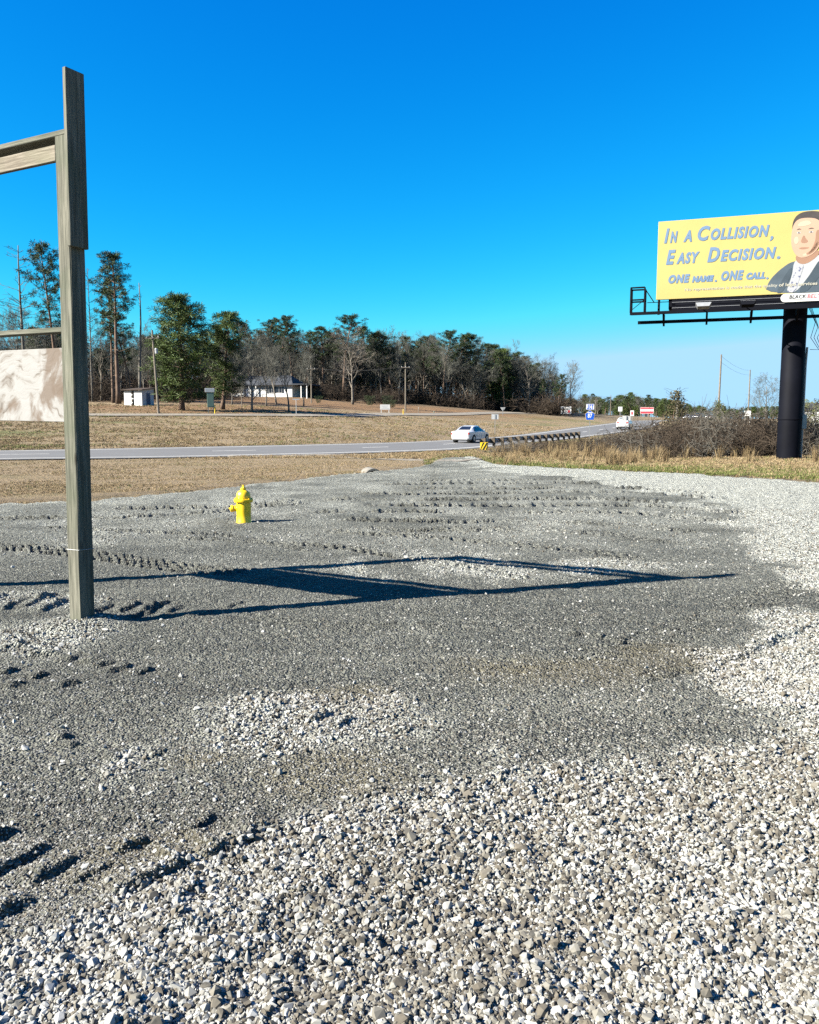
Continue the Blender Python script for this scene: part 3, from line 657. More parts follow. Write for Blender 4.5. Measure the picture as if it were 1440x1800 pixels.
# with this turn local -X points along SDIR and local +Y faces the viewer's side when negated
def zat(v, d=6.6, u=120): return at(u, v, d).z
def board(name, x0, x1, y0, y1, z0, z1, mat='weathered_wood', bev=0.004, twist=0.0):
    cx, cy, cz = (x0 + x1) / 2, (y0 + y1) / 2, (z0 + z1) / 2
    m = MB().box(x0 - cx, x1 - cx, y0 - cy, y1 - cy, z0 - cz, z1 - cz, bev=bev); return m.build(name, mat, sign, loc=(cx, cy, cz), rot=(0, twist, 0))
def lboard(name, x0, x1, y0, y1, z0, z1, mat='weathered_wood', roll=0.0):    # grain along x: built standing, then laid down
    L = x1 - x0; m = MB().box(-(z1 - z0) / 2, (z1 - z0) / 2, -(y1 - y0) / 2, (y1 - y0) / 2, -L / 2, L / 2, bev=0.004)
    o = m.build(name, mat, sign, loc=((x0 + x1) / 2, (y0 + y1) / 2, (z0 + z1) / 2), rot=(0, PI / 2, 0)); return o
zt = zat(241, 6.6); ztop = zat(122, 6.55)
HW_ = 0.07
def post(cx, top):
    m = MB(); n = 14; bm = bmesh.new(); r = random.Random(int(cx * 10) + 3); ring = []
    for i in range(n + 1):
        z = -0.5 + (top + 0.5) * i / n; row = []
        for sx, sy in ((-1, -1), (1, -1), (1, 1), (-1, 1)):
            for dx, dy in (((0, 0.008) if sx * sy > 0 else (0.008, 0)), ((0.008, 0) if sx * sy > 0 else (0, 0.008))):
                row.append(Vector((sx * (HW_ - dx + r.uniform(-.0015, .0015)), sy * (HW_ - dy + r.uniform(-.0015, .0015)), z)))
        ring.append(row)
    vs = [p for row in ring for p in row]; fs = []
    for i in range(n):
        for j in range(8): fs.append((i * 8 + j, i * 8 + (j + 1) % 8, i * 8 + 8 + (j + 1) % 8, i * 8 + 8 + j))
    fs.append(tuple(range(7, -1, -1))); fs.append(tuple(n * 8 + j for j in range(8)))
    return m.add(vs, fs).build('post', 'weathered_wood', sign, loc=(cx, 0, 0))
post(0, zt); post(-SLEN, zt - 0.03)
FY = 1.0                                   # +Y local is the side that faces the viewer and the sun
capz = zt + 0.002
lboard('cap_plank', -SLEN - 0.12, 0.070, -0.07, 0.088, capz, capz + 0.040)
lboard('header_beam', -SLEN + 0.072, -0.072, -0.066, -0.028, zat(283, 6.7, 90) - 0.03, zat(283, 6.7, 90) + 0.09, 'raw_wood')
board('upright_plank', 0.072, 0.110, -0.094, 0.074, zat(437, 6.6), ztop, 'weathered_wood')
zr = zat(576, 6.65, 100)
lboard('middle_rail', -SLEN + 0.072, -0.072, -0.060, 0.058, zr - 0.038, zr)
zp0, zp1 = zat(742, 6.65, 100), zat(610, 6.65, 100)
pm = MB().box(-(SLEN - 0.2) / 2, (SLEN - 0.2) / 2, -0.008, 0.008, -(zp1 - zp0) / 2, (zp1 - zp0) / 2, bev=0.002)
po = pm.build('plywood_panel', 'plywood', sign, loc=(-SLEN / 2, 0.040, (zp0 + zp1) / 2)); po['label'] = 'bare pale plywood panel with brown swirling stains'
board('batten', -0.108, -0.0715, -0.02, 0.030, zp0 - 0.02, zp1 + 0.01, 'raw_wood')
board('batten', -SLEN + 0.0715, -SLEN + 0.108, -0.02, 0.030, zp0 - 0.02, zp1 + 0.01, 'raw_wood')
wire = MB(); wz = 0.62
wire.tube([(0.0735 * a, 0.0735 * b, wz + c) for a, b, c in ((-1, -1, 0), (1, -1, .004), (1, 1, 0), (-1, 1, -.004), (-1, -1, 0))], 0.0022, 5); wire.build('tie_wire', 'galvanised', sign)

# ================================================================== HYDRANT
hp = gnd(429, 921); hz = float(pad_height(np.array([hp.x]), np.array([hp.y]))[0])
hyd = thing('fire_hydrant', 'bright yellow fire hydrant standing in the gravel', 'fire hydrant', (hp.x, hp.y, hz - 0.04), math.radians(6))
k = 0.635 / 0.70
def lat(prof, n=24, M=None): return MB().lathe([(r * k, z * k) for r, z in prof], n, M)
b = shade_auto(lat([(.135, -.05), (.135, .02), (.138, .05), (.128, .07), (.126, .20), (.129, .24), (.132, .33), (.127, .40), (.128, .415)]).build('barrel', 'hydrant_yellow', hyd))
shade_auto(lat([(.13, .405), (.165, .41), (.168, .425), (.168, .45), (.163, .455), (.13, .458)]).build('flange', 'hydrant_yellow', hyd))
bon = shade_auto(lat([(.124, .456), (.127, .49), (.120, .54), (.102, .58), (.07, .605), (.045, .615), (.045, .63), (.05, .635), (.05, .65)]).build('bonnet', 'hydrant_yellow', hyd))
for j in range(8):
    a = j * PI / 4 + .2; MB().box(-.004, .004, -.012, .012, -.05, .05, Matrix.Translation((math.cos(a) * .113 * k, math.sin(a) * .113 * k, .525 * k)) @ Matrix.Rotation(a, 4, 'Z') @ Matrix.Rotation(-.25, 4, 'Y')).build('rib', 'hydrant_yellow', bon)
shade_auto(lat([(.036, .648), (.032, .665), (.022, .672), (.02, .70), (.017, .703)], 5).build('operating_nut', 'hydrant_yellow', hyd))
for j in range(8):
    a = j * PI / 4; MB().lathe([(.013, .392 * k), (.013, .405 * k), (.009, .462 * k), (.012, .465 * k), (.012, .475 * k)], 6, Matrix.Translation((math.cos(a) * .145 * k, math.sin(a) * .145 * k, 0))).build('bolt', 'hydrant_yellow', hyd)
for a, r0, nm in ((PI, .052, 'hose_nozzle'), (PI / 2 + .15, .07, 'pumper_nozzle')):
    M = Matrix.Translation((0, 0, .285 * k)) @ Matrix.Rotation(a, 4, 'Z') @ Matrix.Rotation(PI / 2, 4, 'Y')
    z1 = .185
    nz_ = shade_auto(MB().lathe([(r0 * k, .08 * k), (r0 * k, (z1 - .02) * k), (r0 * 1.0 * k, z1 * k)], 16, M).build(nm, 'hydrant_yellow', hyd))
    shade_auto(MB().lathe([(r0 * 1.22 * k, (z1 - .005) * k), (r0 * 1.25 * k, (z1 + .03) * k), (r0 * 1.1 * k, (z1 + .04) * k), (.02 * k, (z1 + .042) * k), (.017 * k, (z1 + .07) * k)], 16, M).build('cap', 'hydrant_yellow', nz_))
ch = MB(); ch.tube([(-.15 * k, -.03, .24 * k), (-.15 * k, -.05, .19 * k), (-.125 * k, -.05, .16 * k), (-.10 * k, -.04, .20 * k)], .006, 5); ch.build('chain', 'hydrant_chain', hyd)

# ================================================================== TEXT
def text_mesh(name, body, size, shear=0.0, bold=0.0, align='LEFT'):
    cu = bpy.data.curves.new(name, 'FONT'); cu.body = body; cu.size = size; cu.shear = shear; cu.offset = bold; cu.align_x = align; cu.space_character = 1.0 + bold * 6; cu.resolution_u = 3
    o = bpy.data.objects.new(name, cu); COL.objects.link(o); dg = bpy.context.evaluated_depsgraph_get(); dg.update()
    me = bpy.data.meshes.new_from_object(o.evaluated_get(dg)); bpy.data.objects.remove(o); bpy.data.curves.remove(cu); return me
def text_part(name, body, size, mat, parent, x, y, z, width=None, shear=0.0, bold=0.0, align='LEFT', rot=(PI / 2, 0, 0), height=None):
    me = text_mesh(name, body, size, shear, bold, align); n = len(me.vertices); co = np.empty(n * 3, np.float32); me.vertices.foreach_get('co', co); co = co.reshape(-1, 3)
    x0, x1 = co[:, 0].min(), co[:, 0].max()
    if width:
        co[:, 0] = (co[:, 0] - x0) * width / (x1 - x0)
        if align == 'CENTER': co[:, 0] -= width / 2
    if height: co[:, 1] = (co[:, 1] - co[:, 1].min()) * height / (co[:, 1].max() - co[:, 1].min())
    me.vertices.foreach_set('co', co.ravel()); me.update(); me.materials.clear(); me.materials.append(MATS[mat])
    o = bpy.data.objects.new(name, me); COL.objects.link(o); o.parent = parent; o.location = (x, y, z); o.rotation_euler = rot; return o

# ================================================================== BILLBOARD
BL = at(1153.5, 527, 35.7); BDIR = Vector((0.944, -0.328, 0)).normalized(); BANG = math.atan2(BDIR.y, BDIR.x)
BW, BH = 10.97, 3.2
bc = BL + BDIR * (BW / 2)
cx_ = BW / 2
colbase = Vector((bc.x, bc.y, 0)) + Vector((-BDIR.y, BDIR.x, 0)) * 0.75
bz = H1(colbase.x, colbase.y)
bill = thing('billboard', 'yellow roadside billboard on a thick black steel column', 'billboard', (colbase.x, colbase.y, bz), BANG)
# local: x along the face (0 at the column), y away from the viewer, z up; face plane at y = -0.75
z0 = BL.z - bz; FYB = -0.75
def bpt(px): return px - BW / 2
shade_auto(MB().lathe([(.47, -.6), (.46, 0.4), (.46, z0 * 0.55), (.455, z0 * .55 + .01), (.455, z0 - .35)], 28).build('column', 'black_steel', bill))
shade_auto(MB().lathe([(.475, 1.62), (.48, 1.64), (.48, 1.68), (.475, 1.70)], 28).build('weld_band', 'black_steel', bill))
MB().box(-BW / 2 + .5, BW / 2 - .5, -.38, .38, z0 - .36, z0 + .22, bev=.02).build('torsion_beam', 'black_steel', bill)
fp = MB().box(-BW / 2, BW / 2, FYB, FYB + .10, z0, z0 + BH, bev=.01).build('face_panel', 'billboard_yellow', bill); fp['label'] = 'yellow printed advertisement panel'
for j in range(7):
    xx = bpt(.6 + j * 1.63); MB().box(xx - .06, xx + .06, FYB + .102, FYB + .25, z0 - .3, z0 + BH - .05).build('upright', 'black_steel', bill)
for j in range(4):      # ribbed apron boards
    zz = z0 - .03 - j * .115
    MB().prism([(bpt(.65), zz - .108), (bpt(BW - .3), zz - .108), (bpt(BW - .3), zz), (bpt(.65), zz)], FYB - .02 - .004 * (j % 2), FYB + .03).build('apron_board', 'black_steel', bill)
    MB().tube([(bpt(.65), FYB - .03, zz - .112), (bpt(BW - .3), FYB - .03, zz - .112)], .011, 5).build('apron_rib', 'grey_steel' if j in (0, 2) else 'black_steel', bill)
# catwalk
cz = z0 - .62
MB().box(bpt(-1.0), bpt(BW + .6), FYB - .78, FYB - .10, cz, cz + .05).build('catwalk', 'black_steel', bill)
MB().box(bpt(-1.0), bpt(BW + .6), FYB - .80, FYB - .76, cz - .07, cz + .02).build('catwalk_beam', 'black_steel', bill)
MB().box(bpt(-.7), bpt(BW + .3), FYB - .30, FYB - .22, cz - .40, cz - .27).build('lower_beam', 'black_steel', bill)
for j in range(7):
    xx = bpt(.35 + j * 1.7); MB().prism([(FYB - .8, cz - .05), (FYB - .05, cz - .05), (FYB - .05, cz - .5), (FYB - .3, cz - .42)], -.04, .04, Matrix.Translation((xx, 0, 0)) @ Matrix.Rotation(PI / 2, 4, 'Z') @ Matrix.Scale(1, 4)).build('bracket', 'black_steel', bill)
def bar(pts, r=.03, nm='rail', m='black_steel'): return MB().tube(pts, r, 6).build(nm, m, bill)
xa, xb, ya, yb = bpt(-.98), bpt(-.42), FYB - .76, FYB - .12
for (xx, yy) in ((xa, ya), (xb, ya), (xa, yb), (xb, yb)): bar([(xx, yy, cz + .03), (xx, yy, cz + 1.05)], .036, 'rail_post')
for zz in (cz + 1.05, cz + .55):
    bar([(xb, ya, zz), (xa, ya, zz), (xa, yb, zz), (xb, yb, zz)], .034, 'rail')
bar([(xb, yb, cz + 1.03), (xb + .35, FYB - .12, cz + .5)], .02, 'brace'); bar([(xa, ya, cz + .1), (xb, ya, cz + .55)], .014, 'brace')
bar([(bpt(-.35), FYB - .12, cz + .5), (bpt(.65), FYB - .12, cz + .5)], .015, 'rail'); bar([(bpt(.12), FYB + .05, cz), (bpt(.12), FYB + .05, z0)], .05, 'rail_post')
for xx in (1.9, 3.55, 7.3, 9.1):        # floodlights on arms
    ar = MB().tube([(bpt(xx), FYB - .7, cz + .02), (bpt(xx), FYB - 1.25, cz + .10)], .022, 6).build('lamp_arm', 'black_steel', bill)
    M = Matrix.Translation((bpt(xx), FYB - 1.3, cz + .2)) @ Matrix.Rotation(math.radians(-18), 4, 'X')
    fl = MB().prism([(-.3, 0), (.3, 0), (.22, -.16), (-.22, -.16)], -.14, .16, M).build('floodlight', 'black_steel' if xx > 3 else 'grey_steel', bill)
    MB().box(-.27, .27, -.12, .14, .003, .012, M).build('lens', 'lamp_clear', fl)
# printed matter
pl = FYB - .012
ink = dict(shear=.24, bold=.032)
def words(parts, x, z, big, sx, sm=0.78, mat='billboard_ink'):
    """small-capital line: parts are (text, is_big, width)"""
    x -= .27
    for txt, isb, w in parts:
        h = big if isb else big * sm
        if txt in ',.':
            text_part('lettering', txt, big, mat, bill, bpt(x), pl, z - (0.08 if txt == ',' else 0), w, bold=.02, shear=.2)
        else: text_part('lettering', txt, h / .72, mat, bill, bpt(x), pl, z, w, height=h, **ink)
        x += w + sx
words([('I', 1, .20), ('N', 0, .30)], .52, z0 + 2.30, .60, .035); words([('A', 0, .34)], 1.28, z0 + 2.30, .60, .03)
words([('C', 1, .48), ('OLLISION', 0, 2.22), (',', 0, .13)], 1.84, z0 + 2.30, .60, .03)
words([('E', 1, .38), ('ASY', 0, .92)], .62, z0 + 1.42, .60, .03); words([('D', 1, .48), ('ECISION', 0, 2.10), ('.', 0, .13)], 2.25, z0 + 1.42, .60, .03)
words([('ONE', 1, .86)], .74, z0 + .64, .36, .03); words([('NAME', 0, .86), ('.', 0, .09)], 1.68, z0 + .64, .36, .03, .72)
words([('ONE', 1, .86)], 2.82, z0 + .64, .40, .03); words([('CALL', 0, .72), ('.', 0, .09)], 3.78, z0 + .64, .36, .03, .78)
text_part('lettering', 'No representation is made that the quality', .16, 'billboard_white', bill, bpt(1.15), pl, z0 + .27, 3.55, height=.15, bold=.002)['kind'] = 'stuff'
text_part('lettering', 'of legal services to be', .16, 'billboard_white', bill, bpt(4.75), pl - .016, z0 + .26, 1.95, height=.17, bold=.004)['kind'] = 'stuff'
# plaque under the face
plq = MB(); pts = []
for j in range(24):
    a = PI / 2 + PI * j / 12 if j < 13 else -PI / 2 + PI * (j - 12) / 12
    pts.append(((-.75 if j < 13 else .75) + .165 * math.cos(a), .165 * math.sin(a)))
plaque = plq.prism(pts, -.02, .02).build('plaque', 'white_paint', bill, loc=(bpt(5.75), FYB - .07, z0 - .17))
text_part('lettering', 'BLACK', .2, 'sign_black', plaque, -.60, -.026, -.045, .62, height=.15, bold=.004, shear=.1)
text_part('lettering', 'BELT', .2, 'sign_red', plaque, .06, -.026, -.045, .50, height=.15, bold=.002, shear=.1)
MB().box(-.60, .0, -.026, -.022, -.088, -.076).build('underline', 'sign_black', plaque)
# printed portrait of a man in a suit (flat print, layered a few millimetres apart)
px0 = 5.68
def blob(nm, poly, mat, lay, smooth=3):
    P = [Vector((x, 0, z)) for x, z in poly]
    for _ in range(smooth):                                       # corner cutting
        Q = []
        for i in range(len(P)):
            a, b2 = P[i], P[(i + 1) % len(P)]; Q += [a * .75 + b2 * .25, a * .25 + b2 * .75]
        P = Q
    return MB().prism([(bpt(px0 + p.x * 1.08), z0 + p.z) for p in P], FYB - .006 - .0035 * lay, FYB + .002).build(nm, mat, bill)
blob('printed_suit', [(-1.35, .02), (-1.22, .55), (-.85, .98), (-.42, 1.30), (.0, 1.2), (.75, 1.42), (1.35, 1.15), (1.75, .6), (1.8, .02)], 'suit_print', 1, 2)
blob('printed_shirt', [(-.62, .05), (-.42, .7), (-.38, 1.35), (.0, 1.25), (.52, 1.52), (.50, 1.2), (.1, .6), (-.25, .05)], 'shirt_print', 2, 2)
blob('printed_lapel', [(-.95, .05), (-.75, .6), (-.46, 1.1), (-.44, .75), (-.60, .35), (-.75, .05)], 'lapel_print', 3, 1)
blob('printed_lapel', [(-.22, .05), (.14, .65), (.50, 1.35), (.66, 1.2), (.62, .8), (.28, .3), (.1, .05)], 'lapel_print', 3, 1)
blob('printed_tie', [(-.62, .05), (-.42, .6), (-.28, .96), (-.30, 1.12), (-.05, 1.15), (-.06, .98), (-.16, .6), (-.28, .05)], 'tie_print', 4, 1)
blob('printed_neck', [(-.30, 1.20), (-.36, 1.55), (.42, 1.7), (.46, 1.45), (.02, 1.10)], 'skin_dark_print', 3, 2)
blob('printed_hair', [(-.50, 2.35), (-.50, 2.85), (-.30, 3.13), (.10, 3.19), (.50, 3.10), (.68, 2.8), (.66, 2.3), (.5, 2.1), (-.3, 2.2)], 'hair_print', 3, 2)
blob('printed_ear', [(.50, 2.02), (.50, 2.38), (.62, 2.42), (.66, 2.2), (.58, 2.0)], 'skin_dark_print', 4, 2)
blob('printed_face', [(-.53, 2.05), (-.50, 2.62), (-.34, 2.90), (.02, 2.93), (.38, 2.84), (.54, 2.5), (.52, 2.0), (.34, 1.58), (.02, 1.38), (-.26, 1.40), (-.45, 1.68)], 'skin_print', 5, 2)
blob('printed_cheek', [(.30, 2.45), (.48, 2.4), (.48, 2.0), (.30, 1.62), (.05, 1.45), (.18, 1.7), (.30, 2.0)], 'skin_dark_print', 6, 2)
for sx, w in ((-.27, .20), (.14, .24)):
    blob('printed_brow', [(sx - w / 2, 2.47), (sx, 2.54), (sx + w / 2, 2.48), (sx, 2.49)], 'hair_print', 6, 1)
    blob('printed_eye', [(sx - w * .42, 2.36), (sx, 2.41), (sx + w * .42, 2.36), (sx, 2.32)], 'shirt_print', 6, 1)
    blob('printed_iris', [(sx - .035, 2.36), (sx, 2.40), (sx + .035, 2.36), (sx, 2.325)], 'hair_print', 7, 1)
blob('printed_nose', [(-.10, 2.30), (-.20, 2.02), (-.14, 1.95), (.02, 1.96), (.06, 2.03), (-.02, 2.1)], 'skin_dark_print', 6, 2)
blob('printed_highlight', [(-.36, 2.62), (-.22, 2.80), (.06, 2.82), (.16, 2.66), (-.1, 2.60)], 'shirt_skin_print', 6, 2)
blob('printed_highlight', [(-.42, 2.18), (-.30, 2.24), (-.24, 2.02), (-.34, 1.90), (-.42, 2.0)], 'shirt_skin_print', 6, 2)
blob('printed_highlight', [(-.12, 1.52), (.04, 1.56), (.06, 1.46), (-.08, 1.44)], 'shirt_skin_print', 6, 2)
blob('printed_jaw', [(.30, 1.66), (.42, 1.95), (.36, 1.98), (.22, 1.70), (.0, 1.54), (.05, 1.47)], 'skin_dark_print', 6, 2)
blob('printed_mouth', [(-.27, 1.76), (-.12, 1.80), (.14, 1.77), (.02, 1.72), (-.14, 1.71)], 'skin_dark_print', 6, 1)
# conduit and cables down the column
bar([(.50, .12, -.1), (.50, .12, 3.9), (.52, .10, 4.6)], .045, 'conduit', 'grey_steel')
MB().box(.46, .64, -.02, .14, 1.25, 1.85, bev=.01).build('meter_box', 'grey_steel', bill)
for q in range(3):
    r = random.Random(q); bar([(.5 + .05 * q, 0, z0 - .5), (.75 + .1 * q, -.1, z0 - 1.1 - .2 * q), (.62 + .12 * q, 0, z0 - 1.7), (.95 + .05 * q, 0, z0 - 2.2), (.62, .05, 4.5)], .012, 'cable', 'cable_black')
bar([(1.2, 0, z0 - .5), (.95, -.05, z0 - 1.2), (1.25, 0, z0 - 1.6), (1.7, 0, z0 - 1.2), (1.75, 0, z0 - .5)], .012, 'cable', 'cable_black')

# ================================================================== TREES
def branch_path(r, p, d, L, n, wob, up):
    pts = [p.copy()]
    for i in range(n):
        d = (d + Vector((r.gauss(0, wob), r.gauss(0, wob), r.gauss(0, wob * .7) + up))).normalized(); p = p + d * (L / n); pts.append(p.copy())
    return pts, d
def bare_tree(seed, H=16.0, spread=.55, fork=.3, levels=4, trunk_r=.24, dens=1.0, thick=1.0):
    """returns (trunk mesh builder, crown mesh builder)"""
    r = random.Random(seed); T, C = MB(), MB()
    pts, d = branch_path(r, Vector((0, 0, -.3)), Vector((0, 0, 1)), H * .86, 9, .05, .03)
    rad = [trunk_r * (1 - .88 * i / 9) + (.09 if i == 0 else 0) for i in range(10)]; T.tube(pts, rad, 7)
    def grow(p, d, L, r0, lev):
        n = 3 if lev < 3 else 2
        bp, e = branch_path(r, p, d, L, n, .16 if lev < 3 else .22, .07)
        rr = [max(r0 * (1 - .7 * i / n), .007 * thick) for i in range(n + 1)]
        (T if lev == 1 else C).tube(bp, rr, 5 if lev == 1 else 3, cap=False)
        if lev >= levels: return
        k = {1: 6, 2: 5, 3: 5}[lev]; k = max(2, int(k * dens + r.random()))
        for j in range(k):
            f = r.uniform(.25, 1.0); i = min(int(f * n), n - 1); q = bp[i].lerp(bp[i + 1], f * n - i)
            dd = (bp[i + 1] - bp[i]).normalized(); side = dd.orthogonal(); side.rotate(Matrix.Rotation(r.uniform(0, 2 * PI), 3, dd))
            nd = (dd * r.uniform(.6, 1.0) + side * r.uniform(.4, .9) + Vector((0, 0, .15))).normalized()
            grow(q, nd, L * r.uniform(.42, .66), max(r0 * .5, .008 * thick), lev + 1)
    nl = 13
    for j in range(nl):
        f = fork + (1 - fork) * (j + r.random()) / nl; f = min(f, .99); x = f * 9; i = min(int(x), 8); q = pts[i].lerp(pts[i + 1], x - i)
        a = j * 2.4 + r.uniform(-.5, .5); el = r.uniform(.5, 1.0) + .35 * f
        dd = Vector((math.cos(a) * spread, math.sin(a) * spread, el * .75)).normalized()
        grow(q, dd, H * r.uniform(.28, .44) * (1.12 - .62 * f), trunk_r * (.5 - .30 * f), 1)
    return T, C
def snag(seed, H=20.0, broken=False):
    r = random.Random(seed); T, C = MB(), MB()
    pts, d = branch_path(r, Vector((0, 0, -.3)), Vector((r.uniform(-.04, .04), 0, 1)), H, 9, .018, .02)
    T.tube(pts, [.24 * (1 - .85 * i / 9) + .02 for i in range(10)], 7)
    for j in range(16 if broken else 46):
        f = (r.uniform(.35, .98)); x = f * 9; i = min(int(x), 8); q = pts[i].lerp(pts[i + 1], x - i); a = r.uniform(0, 2 * PI)
        L = H * (.17 * (1.15 - f) + .04) * r.uniform(.6, 1.2) * (.5 if broken else 1)
        bp, e = branch_path(r, q, Vector((math.cos(a), math.sin(a), .18 if not broken else .3)).normalized(), L, 4, .10, .06)
        C.tube(bp, [.055 * (1 - .2 * k) * (1.1 - f * .5) for k in range(5)], 4, cap=False)
        if not broken:
            for m in range(7):
                b0 = bp[r.randint(1, 4)]; e2 = Vector((r.gauss(math.cos(a), .6), r.gauss(math.sin(a), .6), r.uniform(0, .8))).normalized()
                bq, _ = branch_path(r, b0, e2, L * r.uniform(.2, .45), 2, .2, .05); C.tube(bq, [.022, .016, .01], 3, cap=False)
    return T, C
def clump(C, r, c, R, n, wid):
    for _ in range(n):
        d = Vector((r.gauss(0, 1), r.gauss(0, 1), r.gauss(.25, .8))).normalized(); s = d.orthogonal().normalized(); s.rotate(Matrix.Rotation(r.uniform(0, 6.3), 3, d))
        a = c + d * R * r.uniform(.0, .35); b = c + d * R * r.uniform(.75, 1.1)
        C.add([a - s * wid * .4, a + s * wid * .4, b + s * wid, b - s * wid], [(0, 1, 2, 3)])
def pine(seed, H=20.0, low=.5, width=.17, limbs=40, needles=38, R=.5):
    r = random.Random(seed); T, C = MB(), MB()
    pts, d = branch_path(r, Vector((0, 0, -.3)), Vector((0, 0, 1)), H, 10, .022, .03)
    T.tube(pts, [.25 * (1 - .9 * i / 10) + .01 + (.08 if i == 0 else 0) for i in range(11)], 8)
    def at_f(f): x = f * 10; i = min(int(x), 9); return pts[i].lerp(pts[i + 1], x - i)
    for j in range(9):                                   # dead stubs
        f = r.uniform(.2, low + .1); a = r.uniform(0, 6.3); bp, _ = branch_path(r, at_f(f), Vector((math.cos(a), math.sin(a), .1)), r.uniform(.5, 2.2), 3, .15, -.02); T.tube(bp, [.04, .03, .02, .012], 4, cap=False)
    for j in range(limbs):
        f = low + (1 - low) * ((j + r.random()) / limbs) ** .9; f = min(f, .985); q = at_f(f); a = j * 2.4 + r.uniform(-.6, .6)
        g = (f - low) / (1 - low); prof = (.55 + .75 * g if g < .45 else .89 * (1 - ((g - .45) / .57) ** 2) ** .6 if g < 1 else .05)
        L = max(H * width * prof * r.uniform(.6, 1.25), .5)
        bp, e = branch_path(r, q, Vector((math.cos(a), math.sin(a), -.05 + .75 * g)).normalized(), L, 4, .12, .06)
        T.tube(bp, [.075 * (1.1 - f * .6) * (1 - .2 * k) for k in range(5)], 4, cap=False)
        nc = max(3, int(L * 2.6))
        for m in range(nc):
            s = r.uniform(.35, 1.0); i = min(int(s * 4), 3); c = bp[i].lerp(bp[i + 1], s * 4 - i) + Vector((r.gauss(0, .35), r.gauss(0, .35), r.gauss(.12, .25))) * (L * .22 + .25)
            clump(C, r, c, R * r.uniform(.6, 1.2), needles, .026)
    for m in range(6): clump(C, r, at_f(1.0) + Vector((r.gauss(0, .3), r.gauss(0, .3), r.gauss(-.3, .3))), R, needles, .026)
    return T, C
def shrub(seed, W=1.6, H=1.6, n=26, sub=7, th=.012, arch=.0):
    r = random.Random(seed); C = MB()
    for j in range(n):
        a = r.uniform(0, 6.3); rr = W * .35 * math.sqrt(r.random()); p = Vector((math.cos(a) * rr, math.sin(a) * rr, -.1)); tilt = r.uniform(.1, .9)
        bp, e = branch_path(r, p, Vector((math.cos(a) * tilt, math.sin(a) * tilt, 1)).normalized(), H * r.uniform(.7, 1.2), 5, .22, -arch)
        C.tube(bp, [th * 1.6 * (1 - .15 * k) for k in range(6)], 3, cap=False)
        for m in range(sub):
            b0 = bp[r.randint(1, 5)]; d = Vector((r.gauss(0, 1), r.gauss(0, 1), r.gauss(.2, .7))).normalized()
            bq, _ = branch_path(r, b0, d, H * r.uniform(.2, .5), 3, .3, -arch * .6); C.tube(bq, [th, th * .8, th * .6, th * .4], 3, cap=False)
    return C
def mk(name, TC, tm, cm, crown_name='crown'):
    return TC[0].mesh(name + '_trunk', tm, True), TC[1].mesh(name + '_crown', cm)
BARE = [(bare_tree(300 + k, 16, spread=[.55, .45, .62, .5, .35, .7][k], fork=[.24, .30, .16, .26, .3, .2][k], dens=[1, .9, 1.05, .95, .85, 1.0][k], thick=1.7)) for k in range(6)]
BARE_M = [mk('bare%d' % k, b, 'bark_pale' if k in (0, 3) else 'bark_grey', 'twig_grey') for k, b in enumerate(BARE)]
BARE_P = [mk('bare_pale', BARE[0], 'bark_pale', 'bark_pale')]
PINE_M = [mk('pine%d' % k, pine(400 + k, 20, low=l, width=w, limbs=n), 'bark_pine', 'pine_needle') for k, (l, w, n) in enumerate([(.55, .15, 38), (.48, .18, 44), (.60, .17, 36), (.42, .17, 48), (.5, .14, 40)])]
BIGPINE_M = mk('big_pine', pine(451, 15, low=.10, width=.23, limbs=135, needles=30, R=.6), 'bark_pine', 'pine_needle_light')
BIGPINE2_M = mk('big_pine2', pine(457, 14, low=.16, width=.22, limbs=115, needles=30, R=.58), 'bark_pine', 'pine_needle_light')
SNAG_M = [mk('snag0', snag(460, 20), 'bark_grey', 'twig_grey'), mk('snag1', snag(461, 18, True), 'bark_grey', 'bark_grey')]
# real heights of the meshes
def mheight(me): co = np.empty(len(me.vertices) * 3, np.float32); me.vertices.foreach_get('co', co); return float(co.reshape(-1, 3)[:, 2].max())
def tree(name, label, meshes, u, d, top_v, rz=0.0, group=None, wide=1.0, dz=0.0):
    p = at(u, 720, d); z = H1(p.x, p.y); ht = at(u, top_v, d).z - z
    h0 = max(mheight(meshes[0]), mheight(meshes[1])); s = ht / h0
    o = thing(name, label, 'tree', (p.x, p.y, z - .05 + dz), rz, group); o.scale = (s * wide, s * wide, s)
    for nm, me in (('trunk', meshes[0]), ('crown', meshes[1])):
        c = bpy.data.objects.new(nm, me); COL.objects.link(c); c.parent = o
    return o
# trees one can point to
tree('dead_pine', 'tall leafless conifer with level branches behind the plywood panel', SNAG_M[0], 47, 128, 430, 0.6)
tree('pine_tree', 'tall pine whose dark crown shows behind the sign post', PINE_M[1], 104, 132, 425, 1.0)
tree('dead_pine', 'thin bare snag standing right beside the sign post', SNAG_M[0], 163, 136, 470, 2.2, wide=.55)
tree('pine_tree', 'tallest pine with bare trunk and round crown behind the shed', PINE_M[0], 209, 126, 438, 2.4, wide=1.25)
tree('pine_tree', 'slim pine twinned with the tallest pine behind the shed', PINE_M[4], 200, 130, 480, 2.1, wide=1.0)
tree('dead_pine', 'broken leaning snag just right of the tallest pine', SNAG_M[1], 246, 134, 496, 1.2)
tree('pine_tree', 'small dark pine behind the white shed', PINE_M[3], 232, 138, 545, .9, wide=1.2)
tree('pine_tree', 'broad bright green pine branching low beside the utility pole', BIGPINE_M, 320, 103, 511, .5, wide=1.45)
tree('pine_tree', 'second broad pine between the green box and house', BIGPINE2_M, 391, 110, 543, 1.9, wide=1.3)
tree('bare_tree', 'dark bare tree spreading in front of the white house', BARE_M[2], 442, 104, 566, .4, wide=1.1)
